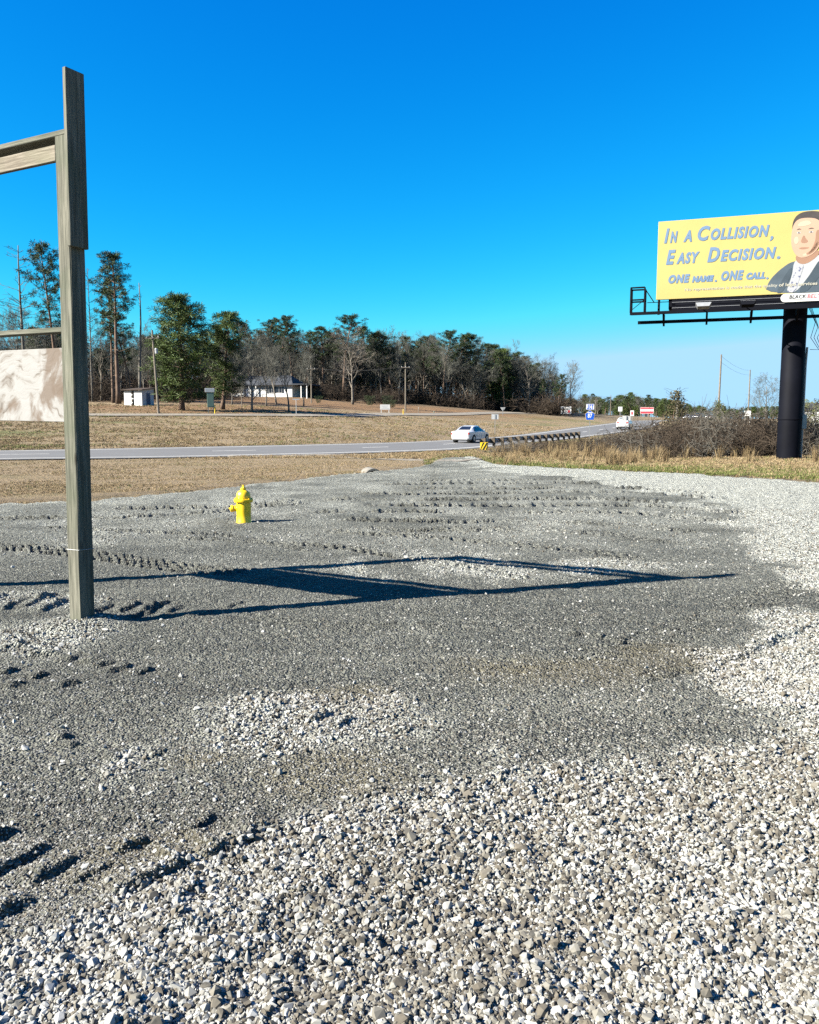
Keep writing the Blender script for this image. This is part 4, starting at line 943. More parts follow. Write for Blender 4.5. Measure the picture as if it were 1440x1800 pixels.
tree('bare_tree', 'slender bare tree beside the driveway of the house', BARE_M[1], 508, 107, 590, 2.0, wide=.95)
for u_, d_, v_, k_ in ((408, 128, 622, 5), (468, 126, 610, 1), (486, 140, 600, 3), (534, 135, 615, 4), (425, 118, 650, 0)):
    tree('bare_tree', 'young bare tree on the lawn before the house front', BARE_M[k_], u_, d_, v_, u_, 'young trees on the house lawn')
tree('bare_tree', 'pale barked bare tree standing out before the wood', BARE_P[0], 620, 160, 566, 1.1, wide=1.15)
tree('bare_tree', 'bare spreading tree at the end of the wood by the road', BARE_M[4], 1003, 232, 630, .2, wide=1.1)
tree('bare_tree', 'forked bare tree second from the end of the wood', BARE_M[3], 972, 236, 632, 1.4)
tree('bare_tree', 'small gnarled bare tree in the field beyond the billboard column', BARE_M[5], 1349, 118, 652, .3, wide=1.15)
# the wood
GW, GB = 'pines of the wood behind the house', 'bare trees of the wood behind the house'
LP, LB = 'dark pine among the wood behind house and lawn', 'leafless grey tree among the wood behind house and lawn'
for u, tv, d, k in [(425, 565, 190, 0), (458, 560, 195, 3), (492, 555, 188, 1), (515, 566, 200, 2), (540, 576, 205, 3), (568, 574, 200, 0), (604, 552, 196, 1), (640, 572, 208, 4), (668, 584, 205, 2), (690, 580, 200, 3), (715, 588, 214, 0),
                    (745, 590, 220, 4), (778, 578, 208, 1), (800, 584, 214, 3), (822, 583, 210, 1), (845, 600, 226, 2), (868, 602, 224, 0), (893, 620, 230, 3), (912, 626, 244, 1), (585, 580, 225, 2), (655, 585, 232, 1), (760, 588, 236, 0)]:
    tree('pine_tree', LP, PINE_M[k], u, d, tv + rnd.uniform(-3, 3), rnd.uniform(0, 6), GW, wide=rnd.uniform(1.35, 1.75))
for i in range(46):
    u = 395 + i * 12.6 + rnd.uniform(-5, 5); d = 172 + (u - 395) * .09 + rnd.uniform(-6, 34)
    tv = np.interp(u, [395, 470, 560, 640, 730, 830, 900, 960, 1000], [585, 570, 578, 575, 578, 588, 600, 622, 640]) + rnd.uniform(-6, 26)
    tree('bare_tree', LB, BARE_M[rnd.randrange(6)], u, d, tv, rnd.uniform(0, 6), GB, wide=rnd.uniform(.75, 1.05))
LB2, GB2 = 'leafless grey tree in the thicket behind the shed', 'bare trees of the thicket behind the shed'
for i in range(22):
    u = -40 + i * 17 + rnd.uniform(-7, 7); d = rnd.uniform(138, 175); tv = rnd.uniform(545, 620) if u > 60 else rnd.uniform(520, 590)
    tree('bare_tree', LB2, BARE_M[rnd.randrange(6)], u, d, tv, rnd.uniform(0, 6), GB2, wide=rnd.uniform(.6, .95))
for i, (u, tv, d) in enumerate([(60, 590, 170), (150, 575, 165), (262, 590, 150), (290, 600, 165), (345, 590, 170), (20, 610, 180)]):
    tree('pine_tree', 'small dark pine in the thicket behind the shed', PINE_M[i % 5], u, d, tv, i, 'pines of the thicket behind the shed', wide=1.25)
# far trees along the road
for i in range(30):
    u = 1004 + i * 15 + rnd.uniform(-5, 5); d = rnd.uniform(330, 430)
    tv = np.interp(u, [1000, 1030, 1060, 1100, 1130, 1180, 1230, 1300, 1440], [690, 684, 700, 688, 692, 702, 716, 716, 714]) + rnd.uniform(-2, 9)
    if u > 1210: d += 120
    pinebit = rnd.random() < .6
    tree('pine_tree' if pinebit else 'bare_tree', 'distant dark pine beyond the crest of the road' if pinebit else 'distant bare tree beyond the crest of the road', PINE_M[rnd.randrange(5)] if pinebit else BARE_M[rnd.randrange(6)], u, d, tv, rnd.uniform(0, 6), 'distant pines along the road' if pinebit else 'distant bare trees along the road', wide=2.0 if pinebit else 1.4)
# undergrowth at the foot of the wood
SH_M = [shrub(500 + k, 3.2, 2.6, 30, 9, .020).mesh('brush%d' % k, 'twig_brown') for k in range(4)]
def bush(name, label, me, x, y, s, rz, group=None, cat='shrub'):
    o = bpy.data.objects.new(name, me); COL.objects.link(o); o.location = (x, y, H1(x, y) - .05); o.rotation_euler = (0, 0, rz); o.scale = s if isinstance(s, tuple) else (s,) * 3
    return tag(o, label, cat, group)
for i in range(58):
    u = rnd.uniform(545, 962) if i < 38 else rnd.uniform(-30, 330); d = 160 + max(0, u - 545) * .14 + rnd.uniform(4, 26) if i < 38 else rnd.uniform(132, 150)
    p = at(u, 720, d); bush('brushwood', 'low leafless brush at the foot of the wood', SH_M[i % 4], p.x, p.y, (rnd.uniform(1.0, 1.9), rnd.uniform(1, 1.6), rnd.uniform(.8, 1.5)), rnd.uniform(0, 6), 'brush under the wood')
# brambles on the bank beside the billboard
BR_M = [shrub(520 + k, 2.4, 1.25, 34, 12, .0105, arch=.10).mesh('bramble%d' % k, ['twig_brown', 'bramble_grey', 'twig_brown'][k]) for k in range(3)]
for i in range(110):
    u = rnd.uniform(1035, 1470) if i < 96 else rnd.uniform(900, 1040); d = rnd.uniform(37.5, 56) if u > 1130 else rnd.uniform(42, 60); 
    if i >= 96: d = rnd.uniform(48, 60)
    hs = np.interp(u, [900, 1000, 1090, 1150, 1250, 1330, 1380, 1470], [.6, .6, .9, 1.45, 1.8, 1.9, 1.5, 1.3]) * rnd.uniform(.7, 1.1)
    p = at(u, 780, d)
    if (Vector((p.x, p.y, 0)) - Vector((colbase.x, colbase.y, 0))).length < 1.6: continue
    rd, rw, _ = road_info(np.array([p.x]), np.array([p.y]))
    if rd[0] < rw[0] + 3: continue
    bush('bramble', 'tangled leafless bramble on the bank beside the billboard', BR_M[i % 3], p.x, p.y, (rnd.uniform(.8, 1.4), rnd.uniform(.8, 1.3), hs), rnd.uniform(0, 6), 'brambles on the bank', 'bramble')
# vine-wrapped stump, vine at the pole, evergreen shrub behind the column
def vine_mesh(seed, H, R):
    r = random.Random(seed); C = MB()
    for j in range(150):
        z = H * r.random() ** .9; rad = R * (1.05 - z / H) ** .8 + .05; a = r.uniform(0, 6.3); p = Vector((math.cos(a) * rad, math.sin(a) * rad, z)) * 1.0
        bp, _ = branch_path(r, p, Vector((math.cos(a + 1.3), math.sin(a + 1.3), r.uniform(-.8, .6))).normalized(), r.uniform(.4, 1.0), 4, .35, -.04); C.tube(bp, [.012, .011, .01, .008, .006], 3, cap=False)
        for m in range(5):
            c = p + Vector((r.gauss(0, .14), r.gauss(0, .14), r.gauss(0, .14))); clump(C, r, c, .12, 3, .035)
    return C
p = on(1187, 780, 52); vt = thing('vine_covered_stump', 'tall dead stump wrapped in vines rising from the brambles', 'stump', p)
hv = at(1187, 687, 52).z - p.z
MB().tube([(0, 0, -.2), (.05, 0, hv * .5), (.12, 0, hv)], [.16, .12, .04], 7).build('stem', 'bark_grey', vt); vine_mesh(3, hv * .97, .85).build('vines', 'vine_leaf', vt)
p = on(1262, 770, 75); vb = thing('vine_bush', 'small vine covered bush at the foot of the utility pole', 'shrub', p)
hv = at(1262, 709, 75).z - p.z
MB().tube([(0, 0, -.2), (.05, 0, hv * .9)], [.1, .04], 6).build('stem', 'bark_grey', vb); vine_mesh(5, hv, .75).build('vines', 'shrub_leaf', vb)
ev = shrub(540, 1.8, 3.0, 30, 9, .014)
p = on(1424, 760, 52); es = thing('leafy_shrub', 'upright green brown shrub behind the billboard column', 'shrub', p, 0.4)
ev.build('stems', 'twig_brown', es)
lv = MB(); r_ = random.Random(9)
for j in range(420):
    a = r_.uniform(0, 6.3); z = r_.uniform(.5, 3.0); q = (.35 + .38 * z) * math.sqrt(r_.random()); clump(lv, r_, Vector((math.cos(a) * q, math.sin(a) * q, z)), .16, 4, .03)
lv.build('leaves', 'shrub_leaf', es)
for i, (u, v, d, s) in enumerate([(650, 712, 158, 1.0), (690, 712, 160, .8), (560, 708, 150, .7), (680, 715, 166, 1.1), (870, 722, 222, 1.6), (885, 724, 226, 1.8)]):
    p = on(u, v, d); o = bush('evergreen_shrub', 'rounded dark evergreen shrub on the lawn before the wood', lv.mesh('evergreen', 'pine_needle') if i == 0 else bpy.data.meshes['evergreen'], p.x, p.y, (s * .9, s * .9, s * .7), i, 'evergreen shrubs before the wood')

# ================================================================== GRASS SCATTERS
def tuft_mesh(seed, n, h, lean, w, mat):
    r = random.Random(seed); m = MB()
    for j in range(n):
        a = r.uniform(0, 6.3); p = Vector((r.gauss(0, .05), r.gauss(0, .05), -.01)); L = h * r.uniform(.5, 1.1); le = r.uniform(.1, 1) * lean; s = Vector((-math.sin(a), math.cos(a), 0)) * w
        q = p + Vector((math.cos(a) * le * L * .4, math.sin(a) * le * L * .4, L * .6)); t_ = p + Vector((math.cos(a) * le * L, math.sin(a) * le * L, L * (1 - .35 * le)))
        m.add([p - s, p + s, q + s * .8, q - s * .8, t_], [(0, 1, 2, 3), (3, 2, 4)])
    return m.mesh('tuft', mat)
TUFT = quiet_coll('grass_tuft', [tuft_mesh(600 + k, 14, .10, .9, .006, 'dry_blade') for k in range(6)])
m_blade('sedge_blade', [(0, (0.30, 0.21, 0.11)), (0.5, (0.42, 0.30, 0.15)), (1, (0.58, 0.44, 0.24))])
TALL = quiet_coll('sedge', [tuft_mesh(620 + k, 30, .95, .6, .006, 'sedge_blade') for k in range(5)])
def grass(name, n, d0, d1, t0, t1, power, cond, size, tone, coll, nk, label):
    u = nrng.random(n); d = (d0 ** (1 - power) + u * (d1 ** (1 - power) - d0 ** (1 - power))) ** (1 / (1 - power)); x = nrng.uniform(t0, t1, n) * d; y = d
    rd, rw, _ = road_info(x, y); ok = (y - pad_edge(x / y) > .02) & (rd > rw + .15); x = x[ok]; y = y[ok]; rd = rd[ok]; rw = rw[ok]
    k_ = cond(x, y, rd - rw) > nrng.random(len(x)); x = x[k_]; y = y[k_]; n = len(x); z = HH(x, y)
    s = size(n, y, x); rot = np.stack([nrng.normal(0, .12, n), nrng.normal(0, .12, n), nrng.uniform(0, 6.3, n)], 1)
    o = scatter(name, np.stack([x, y, z], 1), rot, np.repeat(s[:, None], 3, 1), nrng.integers(0, nk, n), tone(n, x, y), coll)
    return tag(o, label, 'grass', kind='stuff')
def tone_dry(n, x, y):
    g = fbm(x * .25, y * .25, 3, 81); return np.where(nrng.random(n) < np.clip((g - .52) * 2.2, 0.02, .55), nrng.uniform(.9, 1, n), np.clip(nrng.normal(.5, .2, n), 0, .85))
grass('mown_grass', 60000, 13, 50, -.8, .1, 2.0, lambda x, y, r: .35 + .65 * sst(.35, .6, fbm(x, y, 3, 83)), lambda n, y, x: nrng.uniform(.25, .6, n), lambda n, x, y: np.where(nrng.random(n) < .04, .95, np.clip(nrng.normal(.6, .13, n), .2, .85)), TUFT, 6, 'short dry brown grass between gravel lot and road')
grass('field_grass', 80000, 38, 125, -.62, .42, 1.6, lambda x, y, r: .15 + .85 * sst(.4, .62, fbm(x * .6, y * .6, 3, 85)), lambda n, y, x: nrng.uniform(.6, 1.5, n) * (1 + (y - 40) / 120), tone_dry, TUFT, 6, 'rough dry grass on the slope across the road')
def tone_verge(n, x, y):
    e = y - pad_edge(x / y); return np.where((nrng.random(n) < np.clip(.85 - e * .10, .10, .8)), nrng.uniform(.9, 1, n), nrng.uniform(.3, .85, n))
grass('verge_grass', 60000, 20, 75, .02, .75, 1.6, lambda x, y, r: np.where(y - pad_edge(x / y) < .45, .12, 1.0), lambda n, y, x: nrng.uniform(.5, 1.5, n), tone_verge, TUFT, 6, 'yellow green grass along the right hand verge')
def sedge_cond(x, y, r):
    t_ = x / y; c = sst(.08, .16, t_) * (y < 60) * (y > 30) * (r > 2.5); return c * np.where(y < 36.5, sst(.50, .64, fbm(x * .55, y * .55, 3, 87)) * (np.hypot(x - 15.8, y - 34.6) > 1.3), .10 + .9 * sst(.45, .6, fbm(x * .5, y * .5, 3, 87)))
grass('dry_sedge', 2600, 31.5, 60, .10, .56, 1.5, lambda x, y, r: sedge_cond(x, y, r) * np.where(y < 43, 1, .4), lambda n, y, x: nrng.uniform(.4, 1.0, n), lambda n, x, y: nrng.uniform(0, 1, n), TALL, 5, 'tall straw coloured dry grass in front of the brambles')

# ================================================================== VEHICLES  (x forward, y left, z up)
def car(name, label, p, heading, L, W, kind, paint, group=None):
    o = thing(name, label, 'car', p, heading, group); hw = W / 2
    if kind == 'sedan':     # x, sill, belt, top, half width, half width of the roof
        st = [(-.50, .42, .78, .80, .80, .62), (-.485, .26, .90, .97, .90, .68), (-.40, .20, .93, 1.03, .97, .70), (-.335, .20, .94, 1.07, 1.0, .72), (-.19, .20, .94, 1.40, 1.0, .62), (-.08, .19, .93, 1.46, 1.0, .62), (.06, .19, .92, 1.44, 1.0, .62),
              (.235, .19, .90, 1.02, .99, .74), (.30, .20, .87, .95, .98, .76), (.43, .22, .78, .84, .93, .72), (.49, .28, .64, .70, .80, .62), (.50, .36, .56, .60, .74, .58)]
        rear, roofr, rooff, front, belt, top = -.335, -.19, .06, .235, .95, 1.43
    else:
        st = [(-.50, .48, .86, .90, .86, .70), (-.487, .30, 1.06, 1.14, .96, .74), (-.468, .28, 1.08, 1.30, .99, .74), (-.42, .26, 1.08, 1.72, 1.0, .70), (-.30, .25, 1.08, 1.77, 1.0, .70), (.02, .25, 1.07, 1.76, 1.0, .70), (.10, .25, 1.06, 1.70, 1.0, .70),
              (.235, .25, 1.05, 1.15, 1.0, .78), (.30, .26, 1.02, 1.10, .99, .80), (.44, .28, .96, 1.02, .96, .78), (.49, .32, .84, .90, .88, .72), (.50, .42, .70, .76, .80, .64)]
        rear, roofr, rooff, front, belt, top = -.468, -.42, .10, .235, 1.09, 1.72
    m = MB(); rows = []
    for (x, zs, zb, zt_, w, wt) in st:
        w *= hw; wt *= hw; half = [(w * .80, zs), (w * .97, zs + .10), (w, zs + (zb - zs) * .55), (w * .985, zb), (wt + (w * .98 - wt) * .10, zt_ - (zt_ - zb) * .10), (wt * .86, zt_)]
        rows.append([Vector((x * L, y, z)) for y, z in half] + [Vector((x * L, -y, z)) for y, z in reversed(half)])
    n = 12; vs = [q for r in rows for q in r]; fs = []
    for i in range(len(rows) - 1):
        for j in range(n): fs.append((i * n + j, i * n + (j + 1) % n, i * n + n + (j + 1) % n, i * n + n + j))
    fs.append(tuple(range(n - 1, -1, -1))); fs.append(tuple((len(rows) - 1) * n + j for j in range(n)))
    body = shade_auto(m.add(vs, fs).build('body', paint, o), 28)
    def sec(x): return [np.interp(x, [s[0] for s in st], [s[k] for s in st]) for k in range(1, 6)]
    def side(x, f, sg, out=.008):               # a point on the flank, f 0 at the belt, 1 at the roof
        zs, zb, zt_, w, wt = sec(x); y0 = w * hw * .985; y1 = (wt * hw + (w * hw * .98 - wt * hw) * .10); z1 = zt_ - (zt_ - zb) * .10
        return Vector((x * L, sg * (y0 + (y1 - y0) * f + out), zb + (z1 - zb) * f))
    def across(x, f, lift=.012): zs, zb, zt_, w, wt = sec(x); return Vector((x * L, f * wt * hw * .82, zt_ + lift))
    def pane(nm, q, mat='car_glass'): 
        mm = MB(); c = sum(q, Vector()) / 4; ax = (q[1] - q[0]).cross(q[3] - q[0]).normalized() * .006
        return mm.add([v + ax for v in q] + [v - ax for v in q], [(0, 1, 2, 3), (7, 6, 5, 4), (0, 4, 5, 1), (1, 5, 6, 2), (2, 6, 7, 3), (3, 7, 4, 0)]).build(nm, mat, o)
    e = .012
    pane('rear_window', [across(rear + e, -1), across(rear + e, 1), across(roofr - e, .92), across(roofr - e, -.92)]) if kind == 'sedan' else \
        pane('rear_window', [Vector((-.474 * L, -.62 * hw, 1.16)), Vector((-.474 * L, .62 * hw, 1.16)), Vector((-.430 * L, .58 * hw, 1.66)), Vector((-.430 * L, -.58 * hw, 1.66))])
    pane('windscreen', [across(front - e, -1), across(front - e, 1), across(rooff + e, .92), across(rooff + e, -.92)])
    mid = (roofr + rooff) / 2 + .01
    for sg in (1, -1):
        pane('side_window', [side(mid + .01, .12, sg), side(front - .05, .12, sg), side(rooff + .005, .9, sg), side(mid + .01, .9, sg)])
        r0 = rear + (.05 if kind == 'sedan' else .035); pane('side_window', [side(r0, .14, sg), side(mid - .01, .12, sg), side(mid - .01, .9, sg), side(roofr + .02, .9, sg)])
        MB().box(mid * L - .55, mid * L - .38, sg * (hw + .0) - .012, sg * hw + .012, belt - .17, belt - .14).build('door_handle', paint, o)
        MB().box((front - .09) * L, (front - .05) * L, sg * (hw + .02) - .07, sg * (hw + .06) + .07, belt + .03, belt + .15, bev=.02).build('wing_mirror', paint, o)
        tz = belt - .14 if kind == 'sedan' else belt - .05
        MB().box(-.497 * L, -.497 * L + .22, sg * hw * .72 - .17, sg * hw * .72 + .17, tz - .11, tz + .08, bev=.02).build('tail_light', 'lamp_red', o)
        MB().box(.475 * L - .2, .475 * L + .02, sg * hw * .66 - .16, sg * hw * .66 + .16, belt - .32, belt - .2, bev=.02).build('headlight', 'lamp_clear', o)
        for wx in (-.30, .315):
            wr = .335 if kind == 'sedan' else .37; Mx = Matrix.Translation((wx * L, sg * (hw - .10), wr)) @ Matrix.Rotation(PI / 2, 4, 'X')
            MB().lathe([(wr * 1.12, -.10), (wr * 1.12, .108)], 24, Mx).build('wheel_arch', 'rubber', o)
            wh = shade_auto(MB().lathe([(wr * .62, -.115), (wr * .96, -.112), (wr, -.08), (wr, .08), (wr * .96, .112), (wr * .62, .115)], 28, Mx).build('wheel', 'rubber', o))
            MB().lathe([(wr * .60, -.118), (wr * .3, -.124), (wr * .3, .124), (wr * .60, .118)], 10, Mx).build('rim', 'wheel_metal', wh)
    MB().box(-.505 * L, -.495 * L, -.17, .17, belt - .28, belt - .17).build('number_plate', 'sign_white', o)
    MB().box(-.508 * L, -.49 * L, -hw * .78, hw * .78, .30, .44, bev=.02).build('bumper_trim', 'rubber' if kind != 'sedan' else paint, o)
    return o
def road_pt(u, d, f=None):
    p = at(u, 760, d); _, _, z = road_info(np.array([p.x]), np.array([p.y])); i = int(np.argmin((RC[:, 0] - p.x) ** 2 + (RC[:, 1] - p.y) ** 2))
    tdir = RC[min(i + 1, len(RC) - 1)] - RC[max(i - 1, 0)]; return Vector((p.x, p.y, float(z[0]) + .035)), math.atan2(tdir[1], tdir[0])
p, h = road_pt(828, 72); car('sedan', 'white sedan driving away on the road just past the yellow marker', p, h - math.radians(4), 4.7, 1.82, 'sedan', 'car_white')
p, h = road_pt(1098, 126); car('sport_utility_vehicle', 'white sport utility vehicle climbing the road beside the back of a sign', p, h, 4.7, 1.9, 'suv', 'car_white')
p, h = road_pt(1227, 226); car('sport_utility_vehicle', 'black sport utility vehicle at the crest of the road', p, h + PI, 4.8, 2.0, 'suv', 'car_black')
p, h = road_pt(1210, 232); car('sedan', 'white sedan at the crest of the road beside the black vehicle', p, h + PI, 4.7, 1.82, 'sedan', 'car_white')
p, h = road_pt(1249, 240); car('sedan', 'white sedan at the crest of the road near the vine covered bush', p, h, 4.6, 1.82, 'sedan', 'car_white')

# ================================================================== GUARDRAIL AND SIGNS
GA, GB_ = on(852, 785, 58), on(1018, 775, 82); gv = GB_ - GA; GL = Vector((gv.x, gv.y, 0)).length; gr = thing('guardrail', 'steel guardrail on dark timber posts along the road bend', 'guardrail', GA, math.atan2(gv.y, gv.x))
slope = gv.z / GL
ng = 15
for j in range(ng):
    x = GL * j / (ng - 1); zb = H1(GA.x + gv.x * j / (ng - 1), GA.y + gv.y * j / (ng - 1)) - GA.z
    MB().box(x - .09, x + .09, -.10, .08, zb - .4, zb + .80, bev=.01).build('post', 'post_timber', gr)
    MB().box(x - .085, x + .085, .082, .24, zb + .40, zb + .76).build('block', 'post_timber', gr)
prof = [(0, 0), (.05, .04), (.05, .10), (0, .15), (.0, .17), (.05, .22), (.05, .28), (0, .32)]
rows = []
for j in range(ng):
    x = GL * j / (ng - 1) + (-.3 if j == 0 else .3 if j == ng - 1 else 0); zb = H1(GA.x + gv.x * j / (ng - 1), GA.y + gv.y * j / (ng - 1)) - GA.z + .43; rows.append([(x, .244 + a, zb + b) for a, b in prof] + [(x, .25 + a, zb + b) for a, b in reversed(prof)])
m = MB(); nn = len(rows[0]); vs = [q for r in rows for q in r]; fs = [(i * nn + j, i * nn + (j + 1) % nn, (i + 1) * nn + (j + 1) % nn, (i + 1) * nn + j) for i in range(ng - 1) for j in range(nn)]
m.add(vs, fs).build('beam', 'galvanised', gr)
def sgn(name, label, u, v, d, yaw=0.0, cat='sign', group=None): p = on(u, v, d); return thing(name, label, cat, p, math.atan2(-p.x, p.y) + yaw, group), p
def pst(o, h, r=.035, m='grey_steel', x=0.0, y=.03): return MB().box(x - r, x + r, y - r * .6, y + r * .6, -.4, h).build('post', m, o)
def panel(o, x0, x1, z0_, z1_, m, nm='panel', y=-.012, th=.008, bev=.0): return MB().box(x0, x1, y - th, y, z0_, z1_, bev=bev).build(nm, m, o)
# object marker at the rail's end
o, p = sgn('hazard_marker', 'yellow and black striped marker at the end of the guardrail', 851, 792, 56.5)
zt_ = at(851, 777.5, 56.5).z - p.z; zb_ = at(851, 791.5, 56.5).z - p.z
pst(o, zt_); panel(o, -.27, .27, zb_, zt_, 'sign_yellow'); hh = zt_ - zb_
for q in range(3):
    a = -.27 + q * .24
    pts = [(max(-.27, min(.27, a + dx)), z) for dx, z in ((-.10, zb_ + .02), (.02, zb_ + .02), (.30, zt_ - .02), (.18, zt_ - .02))]
    MB().prism(pts, -.027, -.0225).build('stripe', 'sign_black', o)
# JCT 87
o, p = sgn('junction_sign', 'blue county road shield reading 87 under a JCT plate', 1036, 784, 66)
zz = lambda v: at(1036, v, 66).z - p.z
pst(o, zz(711), .03)
jp = panel(o, -.31, .31, zz(720.2), zz(710), 'sign_white', 'plate'); jz0, jz1 = zz(718.9), zz(711.3); jh = jz1 - jz0; sw = .062
for nm_, polys in (('letter_j', [[(-.24, 0), (-.10, 0), (-.10, jh), (-.10 - sw, jh), (-.10 - sw, .22 * jh), (-.24 + sw * .6, .22 * jh), (-.24 + sw * .6, .36 * jh), (-.24, .36 * jh)]]),
                   ('letter_c', [[(-.05, 0), (.09, 0), (.09, .2 * jh), (-.05 + sw, .2 * jh), (-.05 + sw, .8 * jh), (.09, .8 * jh), (.09, jh), (-.05, jh)]]),
                   ('letter_t', [[(.185 - sw / 2, 0), (.185 + sw / 2, 0), (.185 + sw / 2, .8 * jh), (.255, .8 * jh), (.255, jh), (.12, jh), (.12, .8 * jh), (.185 - sw / 2, .8 * jh)]])):
    for po_ in polys: MB().prism([(x_, jz0 + z_) for x_, z_ in po_], -.026, -.0215).build(nm_, 'sign_blue', jp)
MB().prism([(-.31, zz(719.9)), (.31, zz(719.9)), (.31, zz(719.4)), (-.31, zz(719.4))], -.024, -.0205).build('border', 'sign_blue', jp); MB().prism([(-.31, zz(710.8)), (.31, zz(710.8)), (.31, zz(710.3)), (-.31, zz(710.3))], -.024, -.0205).build('border', 'sign_blue', jp)
zc = (zz(738.5) + zz(720.6)) / 2; hh = (zz(720.6) - zz(738.5)) / 2
def penta(s): return [(-.30 * s, zc - hh * s), (.30 * s, zc - hh * s), (.39 * s, zc + hh * .22 * s), (0, zc + hh * s), (-.39 * s, zc + hh * .22 * s)]
MB().prism(penta(1.0), -.020, -.012).build('shield', 'sign_yellow', o); sh = MB().prism(penta(.955), -.025, -.0205).build('shield_face', 'sign_blue', o)
text_part('lettering', '87', .4, 'sign_white', sh, 0, -.029, zc - hh * .55, .34, height=hh * .85, bold=.009, align='CENTER'); MB().box(-.2, .2, -.029, -.026, zc + hh * .42, zc + hh * .55).build('county_line', 'sign_white', sh)
# blank sign backs
for (u, vb, d, vt0, vt1, w, lab, tilt) in [(870, 765, 95, 728, 737, .40, 'blank white sign back on a post behind the sedan', 0), (1098, 777, 76, 731, 739, .37, 'blank pale sign back on a leaning post before the white vehicle', .05)]:
    o, p = sgn('road_sign', lab, u, vb, d); o.rotation_euler[1] = tilt; zz = lambda v: at(u, v, d).z - p.z
    pst(o, zz(vt0) + .02, .03, y=-.04); panel(o, -w, w, zz(vt1), zz(vt0), 'sign_back', y=.03)
def arrow(o, x, z, s, m='sign_black'): MB().prism([(x - .08 * s, z - .5 * s), (x + .08 * s, z - .5 * s), (x + .08 * s, z + .1 * s), (x + .24 * s, z + .1 * s), (x, z + .5 * s), (x - .24 * s, z + .1 * s), (x - .08 * s, z + .1 * s)], -.027, -.0215).build('arrow', m, o)
o, p = sgn('route_sign', 'pair of white route panels on two posts at the edge of the wood', 995, 735, 200); zz = lambda v: at(995, v, 200).z - p.z
for sx in (-.75, .75): pst(o, zz(728), .05, x=sx)
for sx in (-.62, .62):
    panel(o, sx - .60, sx + .60, zz(727.5), zz(714.5), 'sign_white'); 
arrow(o, -.62, (zz(721)), 1.3); MB().prism([(.42, zz(725.5)), (.95, zz(725.5)), (.95, zz(721)), (.42, zz(721))], -.027, -.0215).build('emblem', 'sign_red', o)
o, p = sgn('roadside_sign', 'small white square sign at the roadside before the red billboard', 1090, 738, 190); zz = lambda v: at(1090, v, 190).z - p.z
pst(o, zz(715), .05); panel(o, -.45, .45, zz(723), zz(715), 'sign_white')
o, p = sgn('speed_sign', 'narrow white sign with a red mark beside the climbing vehicle', 1111, 740, 180); zz = lambda v: at(1111, v, 180).z - p.z
pst(o, zz(722), .05); panel(o, -.38, .38, zz(731), zz(721.5), 'sign_white'); MB().prism([(-.2, zz(729)), (.2, zz(729)), (.2, zz(724)), (-.2, zz(724))], -.027, -.0215).build('mark', 'sign_red', o)
o, p = sgn('distant_billboard', 'small distant red and white billboard before the far trees', 1137, 738, 340); zz = lambda v: at(1137, v, 340).z - p.z
pst(o, zz(727), .2, 'black_steel', y=.2); panel(o, -2.6, 2.6, zz(727), zz(716), 'sign_white', th=.05); MB().prism([(-2.5, zz(726.6)), (2.5, zz(726.6)), (2.5, zz(723)), (-2.5, zz(723))], -.08, -.063).build('print', 'sign_red', o); MB().prism([(-2.5, zz(719)), (2.5, zz(719)), (2.5, zz(716.4)), (-2.5, zz(716.4))], -.08, -.063).build('print', 'sign_red', o)
o, p = sgn('notice_board', 'white notice board on two posts on the lawn before the wood', 677, 728, 130); zz = lambda v: at(677, v, 130).z - p.z
for sx in (-.6, .6): pst(o, zz(711), .06, 'white_paint', x=sx)
panel(o, -.78, .78, zz(720), zz(711), 'white_paint', th=.03)
for j, w in enumerate((.5, .35, .55)): z_ = zz(713.2 + j * 2.2); MB().box(-w, w, -.048, -.0435, z_ - .06, z_).build('print_line', 'sign_back', o)
o, p = sgn('white_board', 'white board on two posts in the field left of the column', 1314, 738, 125); zz = lambda v: at(1314, v, 125).z - p.z
for sx in (-.35, .35): pst(o, zz(722), .05, 'white_paint', x=sx)
panel(o, -.45, .45, zz(731), zz(722), 'white_paint', th=.02)
o, p = sgn('white_marker', 'slim white marker post with round head in the far field', 1296, 738, 120, cat='marker'); 
MB().lathe([(.10, -.2), (.10, .6), (.05, .65), (.05, 1.0), (.13, 1.05), (.16, 1.15), (.1, 1.3)], 12).build('shaft', 'white_paint', o); MB().box(-.25, .25, -.2, .2, -.2, .18).build('base', 'white_paint', o)
o, p = sgn('street_name_sign', 'slim pale street name sign at the driveway mouth', 521, 731, 101); zz = lambda v: at(521, v, 101).z - p.z
MB().tube([(0, 0, -.3), (0, 0, zz(703))], .035, 8).build('post', 'sign_back', o); MB().box(-.42, .42, -.01, .01, zz(703), zz(701), bev=.003).build('blade', 'sign_back', o)
o, p = sgn('yield_sign_back', 'small triangular sign back on a post beyond the verge', 884, 729, 170); zz = lambda v: at(884, v, 170).z - p.z
pst(o, zz(717), .05); MB().prism([(-.55, zz(716)), (.55, zz(716)), (0, zz(723))], .04, .06).build('panel', 'galvanised', o)
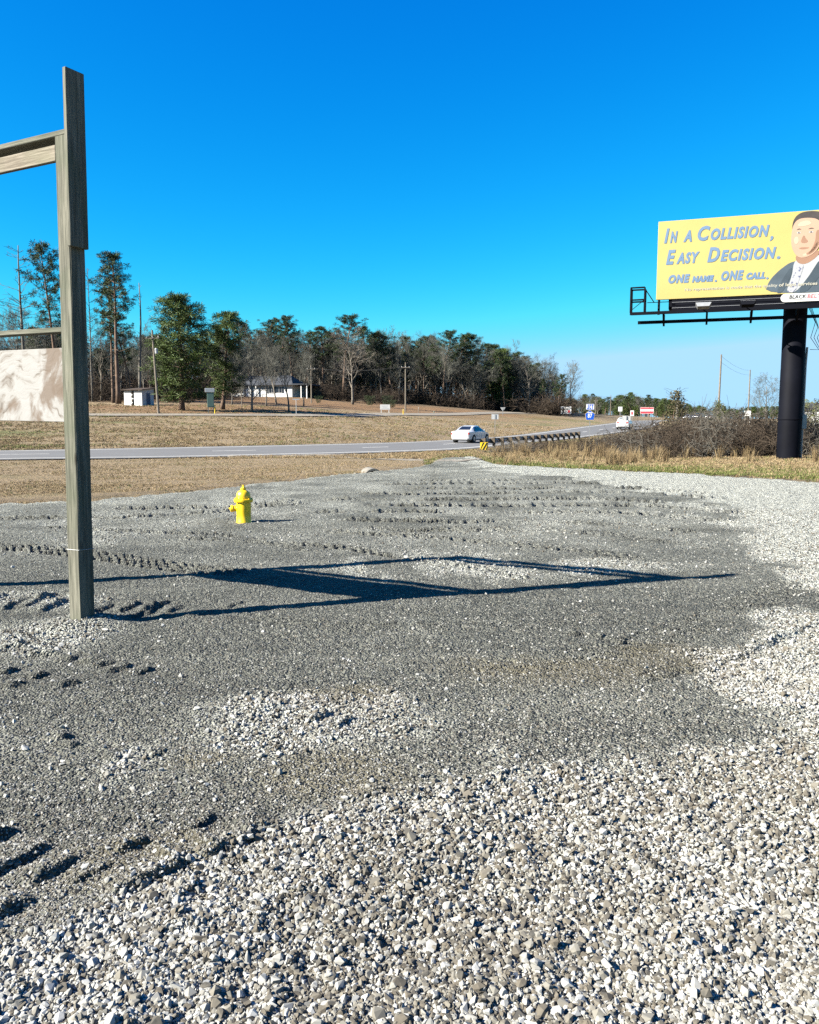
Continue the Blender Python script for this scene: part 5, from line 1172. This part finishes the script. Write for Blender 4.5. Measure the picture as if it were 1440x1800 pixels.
for nm, lab, u, vb, vt, d, m, cat in [('marker_post', 'short yellow marker post beside the utility pole and notice board', 709, 730, 719, 128, 'sign_yellow', 'post'), ('marker_post', 'thin yellow stake at the foot of the green cabinet', 378, 728, 712, 97, 'sign_yellow', 'post'),
                                      ('marker_post', 'pale green cable marker post on the lawn edge', 763, 732, 722, 150, 'green_steel', 'post'), ('wood_stub', 'short weathered wooden stub post on the lawn edge', 736, 727, 715, 145, 'pole_wood', 'post')]:
    o, p = sgn(nm, lab, u, vb, d, cat=cat); zt_ = at(u, vt, d).z - p.z; MB().tube([(0, 0, -.2), (0, 0, zt_ * .92), (0, 0, zt_)], [.06, .06, .045], 8).build('shaft', m, o); MB().tube([(0, 0, zt_ * .8), (0, 0, zt_ * .86)], .066, 8).build('band', 'sign_white', o)
o, p = sgn('steel_cabinet', 'green grey steel cabinet raised on two legs before the pines', 371, 727, 97, cat='cabinet'); zz = lambda v: at(371, v, 97).z - p.z
for sx in (-.30, .34): MB().box(sx - .04, sx + .04, .02, .10, -.3, zz(690)).build('leg', 'grey_steel', o)
cb = MB().box(-.40, .38, -.18, .015, zz(716), zz(690), bev=.015).build('body', 'green_steel', o); MB().box(-.34, .32, -.19, -.182, zz(714.5), zz(691.5), bev=.002).build('door', 'green_steel', cb)
MB().box(-.62, .46, -.22, .12, zz(689.6), zz(682.5), bev=.02).build('top_box', 'sign_back', o)

# ================================================================== UTILITY POLES AND LINES
POLES = {}
def pole(key, label, u, vb, vt, d, arm=True, lean=0.0, r=.14):
    p = on(u, vb, d); h = at(u, vt, d).z - p.z; o = thing('utility_pole', label, 'utility pole', p, 0.0); o.rotation_euler[1] = lean
    MB().tube([(0, 0, -.5), (0, 0, h * .5), (0, 0, h)], [r, r * .85, r * .66], 10).build('shaft', 'pole_wood', o)
    if arm:
        ca = MB().box(-.75, .75, -.17, -.07, h - .95, h - .83).build('crossarm', 'pole_wood', o)
        for sx in (-.65, 0, .65): MB().lathe([(.05, h - .83), (.06, h - .76), (.03, h - .70), (.05, h - .66)], 8, Matrix.Translation((sx, -.12, 0))).build('insulator', 'sign_back', ca)
        MB().lathe([(.16, h * .72), (.17, h * .72 + .06), (.17, h * .72 + .5), (.1, h * .72 + .6)], 10, Matrix.Translation((.28, 0, 0))).build('transformer', 'galvanised', o) if key in ('a', 'e') else None
    POLES[key] = [p + Vector((sx, -.12, h - .67)) for sx in (-.65, 0, .65)] if arm else [p + Vector((0, 0, h - q)) for q in (.1, .9)]
    return o
pole('z', 'utility pole hidden beyond the plywood panel', -190, 727, 570, 90)
pole('a', 'slightly leaning utility pole beside the white shed', 279, 728, 580, 93, lean=-.045)
pole('b', 'utility pole between the house and the notice board', 548, 725, 640, 150)
pole('c', 'utility pole just right of the white notice board', 713, 730, 637, 146)
pole('d', 'slim utility pole before the darkest pines of the wood', 835, 729, 668, 215)
pole('e', 'utility pole near the bare end of the wood', 921, 728, 671, 232)
pole('f', 'small distant utility pole behind the junction sign', 1047, 735, 700, 330)
pole('g', 'distant utility pole left of the climbing vehicle', 1073, 735, 694, 330)
pole('h', 'tall plain wooden pole rising behind the brambles', 1262, 740, 623, 112, arm=False, lean=.012)
pole('i', 'thinner plain wooden pole in the field nearer the column', 1315, 740, 650, 152, arm=False)
def lines(a, b, sag, label, group):
    for A, B in zip(POLES[a], POLES[b]):
        pts = [A.lerp(B, i / 14) - Vector((0, 0, sag * 4 * (i / 14) * (1 - i / 14))) for i in range(15)]
        c = Vector(pts[0]); o = MB().tube([q - c for q in pts], .012, 4).build('power_line', 'cable_black', loc=c); tag(o, label, 'cable', group)
lines('z', 'a', .9, 'power line strung to the pole beside the shed', 'lines left of the shed pole'); lines('a', 'b', 1.2, 'power line strung from the shed pole past the pines', 'lines before the house'); lines('b', 'c', .6, 'power line between the poles before the wood', 'lines before the wood')
lines('c', 'd', .9, 'power line running from the notice board pole along the wood', 'lines along the wood'); lines('d', 'e', .3, 'short power line at the dark pines of the wood', 'lines by the dark pines'); lines('e', 'g', 1.2, 'power line running from the wood to the distant poles', 'lines to the distant poles')
lines('h', 'i', .5, 'thin line between the two plain wooden poles', 'lines of the plain poles')

# ================================================================== SHED AND HOUSE
o, p = sgn('shed', 'small white plywood shed with dark roof at the edge of the wood', 250, 714, 119, cat='shed'); o.rotation_euler[2] += -math.radians(38)
# local: corner at the origin, the lit wall runs to -x, the shaded wall to +y
hs_ = 2.15
MB().box(-3.1, -1.82, 0, 2.7, -.3, hs_).build('wall', 'siding_white', o); MB().box(-1.35, 0, 0, 2.7, -.3, hs_).build('wall', 'siding_white', o)
MB().box(-1.818, -1.352, .25, 2.6, -.3, hs_ - .02).build('wall', 'window_dark', o)  # dark block filling the doorway gap, painted shade for the unlit inside
for j in range(7):
    MB().box(-1.86 + .05 * ((j * 7) % 3) - .05, -1.70 + .1 * ((j * 5) % 4) - .05, -.012, -.003, .1 + j * .28, .24 + j * .28).build('broken_board', 'siding_white' if j % 2 else 'roof_rust', o)
MB().box(.003, .03, 1.0, 1.85, -.1, 1.85).build('door', 'door_blue', o)
rf = MB().prism([(-.35, hs_ + .05), (3.0, hs_ + .42), (3.0, hs_ + .52), (-.35, hs_ + .15)], -3.4, .3, Matrix.Rotation(PI / 2, 4, 'Z') @ Matrix.Scale(-1, 4, (0, 1, 0)) if False else Matrix(((0, 1, 0, 0), (1, 0, 0, 0), (0, 0, 1, 0), (0, 0, 0, 1)))).build('roof', 'roof_rust', o)
MB().prism([(0, hs_), (2.7, hs_), (2.7, hs_ + .38), (0, hs_ + .08)], -.02, -.001, Matrix(((0, 1, 0, 0), (1, 0, 0, 0), (0, 0, 1, 0), (0, 0, 0, 1)))).build('gable', 'siding_white', o)

o, p = sgn('house', 'white ranch house with dark shingle roof and carport behind bare trees', 467, 700, 165, cat='house'); o.rotation_euler[2] -= math.radians(24); k = .1138 * 1.08
def hx(u): return (u - 467) * k
MB().box(hx(393), hx(513), 0, 8, -.6, 2.35).build('wall', 'siding_white', o)
MB().box(hx(391), hx(515), -.25, 8.2, -.5, -.05).build('foundation', 'concrete', o)
x0, x1 = hx(390), hx(516); rd_ = MB(); rv = [(x0, -.6, 2.35), (x1, -.6, 2.35), (x1, 8.6, 2.35), (x0, 8.6, 2.35), (x0 + 2.2, 4, 4.35), (x1 - 2.2, 4, 4.35)]
rv2 = [(a, b, c - .14) for a, b, c in rv[:4]]
rfo = rd_.add(rv + rv2, [(0, 1, 5, 4), (1, 2, 5), (2, 3, 4, 5), (3, 0, 4), (6, 7, 1, 0), (7, 8, 2, 1), (8, 9, 3, 2), (9, 6, 0, 3), (9, 8, 7, 6)]).build('roof', 'roof_shingle', o)
MB().box(hx(470), hx(478), 3.6, 4.5, 3.6, 5.0).build('chimney', 'concrete', rfo)
for u in (407, 420.5, 478, 490.5):
    w = MB().box(hx(u) - .62, hx(u) + .62, -.05, -.003, .75, 1.95).build('window', 'white_paint', o)
    for sx in (-.3, .3): MB().box(hx(u) + sx - .26, hx(u) + sx + .26, -.07, -.052, .82, 1.88).build('pane', 'window_dark', w)
    for sx in (-.82, .82): MB().box(hx(u) + sx - .16, hx(u) + sx + .16, -.06, -.003, .75, 1.95).build('shutter', 'window_dark', o)
dr = MB().box(hx(428), hx(438), -.06, -.003, 0, 2.1).build('door', 'door_blue', o); MB().box(hx(436), hx(437), -.1, -.062, .95, 1.08).build('handle', 'grey_steel', dr)
for u in (427, 440, 452): MB().box(hx(u) - .08, hx(u) + .08, -.5, -.34, -.05, 2.2).build('porch_post', 'white_paint', o)
MB().box(hx(424), hx(456), -.58, -.26, -.3, .02).build('porch_step', 'concrete', o)
MB().box(hx(516) + .02, hx(541), -.8, 7, 2.25, 2.5).build('carport_roof', 'roof_shingle', o)
for u in (530, 539.5): MB().box(hx(u) - .1, hx(u) + .1, -.6, -.4, -.6, 2.25).build('carport_post', 'white_paint', o)
MB().box(hx(514), hx(541), 6.8, 6.98, -.6, 2.24).build('carport_wall', 'pole_wood', o)
o, p = sgn('outbuilding', 'low white outbuilding glimpsed behind the broad green pine', 352, 698, 172, cat='building')
MB().box(-2.4, 2.4, 0, 4, -.5, 1.35).build('wall', 'siding_white', o); MB().prism([(-2.7, 1.36), (2.7, 1.36), (2.5, 1.9), (-2.5, 1.9)], -.3, 4.3).build('roof', 'roof_shingle', o); MB().box(-.5, .5, -.05, -.003, -.1, 1.1).build('door', 'window_dark', o)
o, p = sgn('white_cottage', 'white building half hidden behind the leafy shrub and column', 1432, 735, 120, cat='building')
MB().box(-3, 3.5, 0, 5, -.5, 2.0).build('wall', 'siding_white', o); MB().prism([(-3.3, 2.01), (3.8, 2.01), (2.4, 3.1), (-1.9, 3.1)], -.3, 5.3).build('roof', 'roof_shingle', o); MB().box(.6, 1.5, -.05, -.003, .7, 1.6).build('window', 'window_dark', o)

# drain in the grass
o = thing('drain_pipe', 'half buried concrete drain pipe in the grass bank', 'drain', (hole.x + .15, hole.y + .35, H1(hole.x, hole.y) - .18), .25)
Mx = Matrix.Rotation(PI / 2, 4, 'X'); shade_auto(MB().lathe([(.30, -.9), (.30, .0), (.235, .0), (.235, -.8)], 20, Mx).build('pipe', 'concrete', o)); MB().lathe([(.234, -.72), (.234, -.70)], 20, Mx).build('opening_shade', 'window_dark', o)  # dark disc within the pipe paints the shade of its depth
for j, (a, b, s_) in enumerate([(.75, -.1, .16), (.98, .0, .12), (-.55, -.1, .14)]): MB().add([Vector(v.co) * s_ * 2.2 + Vector((a, b, .12)) for v in STONES.objects[j].data.vertices], [tuple(f.vertices) for f in STONES.objects[j].data.polygons]).build('riprap', 'concrete', o)

# ================================================================== DEEP WOOD (one mass behind the trees one can tell apart)
def tree_mass(name, spots, label):
    lib = []
    for T_, C_ in PINE_M[:4] + BARE_M + [BIGPINE2_M]:
        j_ = bpy.data.meshes.new('mass'); bm = bmesh.new(); bm.from_mesh(T_); k0 = len(bm.faces); bm.from_mesh(C_); bm.faces.ensure_lookup_table()
        for f in bm.faces[k0:]: f.material_index = 1
        bm.to_mesh(j_); bm.free(); j_.materials.append(T_.materials[0]); j_.materials.append(C_.materials[0]); lib.append(j_)
    lib += SH_M
    cl = quiet_coll(name + '_kinds', lib); P = []; S = []; I = []
    for (u, d, h, kind, wd) in spots:
        p = at(u, 720, d); P.append((p.x, p.y, 0)); hm = mheight(lib[kind]); S.append((h / hm * wd, h / hm * wd, h / hm)); I.append(kind)
    P = np.array(P, float); P[:, 2] = HH(P[:, 0], P[:, 1]) - .1; n = len(P)
    o = scatter(name, P, np.stack([np.zeros(n), np.zeros(n), nrng.uniform(0, 6.3, n)], 1), np.array(S), np.array(I), nrng.random(n), cl)
    return tag(o, label, 'wood', kind='stuff')
sp = []
for i in range(300):
    u = rnd.uniform(385, 985); d = rnd.uniform(205, 290); sp.append((u, d, rnd.uniform(9, 17) * np.interp(u, [385, 900, 985], [1.05, 1.0, .75]), rnd.randrange(4, 10) if rnd.random() < .62 else rnd.choice([0, 1, 2, 3, 10]), rnd.uniform(.9, 1.5)))
for i in range(150):
    sp.append((rnd.uniform(-120, 400), rnd.uniform(165, 235), rnd.uniform(8, 15), rnd.randrange(4, 10) if rnd.random() < .75 else rnd.choice([3, 10]), rnd.uniform(.8, 1.3)))
for i in range(260):
    u = rnd.uniform(-120, 990); d = rnd.uniform(150, 200) if u < 390 else rnd.uniform(198, 270); sp.append((u, d, rnd.uniform(3, 6.5), 11 + i % 4, rnd.uniform(1.0, 1.8)))
tree_mass('deep_wood', sp, 'dense grey winter wood rising behind the lawn')
sp = []
for i in range(330):
    u = rnd.uniform(985, 1640); d = rnd.uniform(360, 560); hmax = np.interp(u, [985, 1030, 1060, 1100, 1180, 1220, 1300, 1640], [15, 15, 11, 14, 11, 7, 7, 7.5])
    sp.append((u, d, hmax * rnd.uniform(.55, 1.0) * d / 430, 10 if rnd.random() < .5 else rnd.choice([0, 1, 3, 4, 6, 8]), rnd.uniform(1.1, 1.8)))
tree_mass('distant_wood', sp, 'distant mixed tree line beyond the crest of the road')
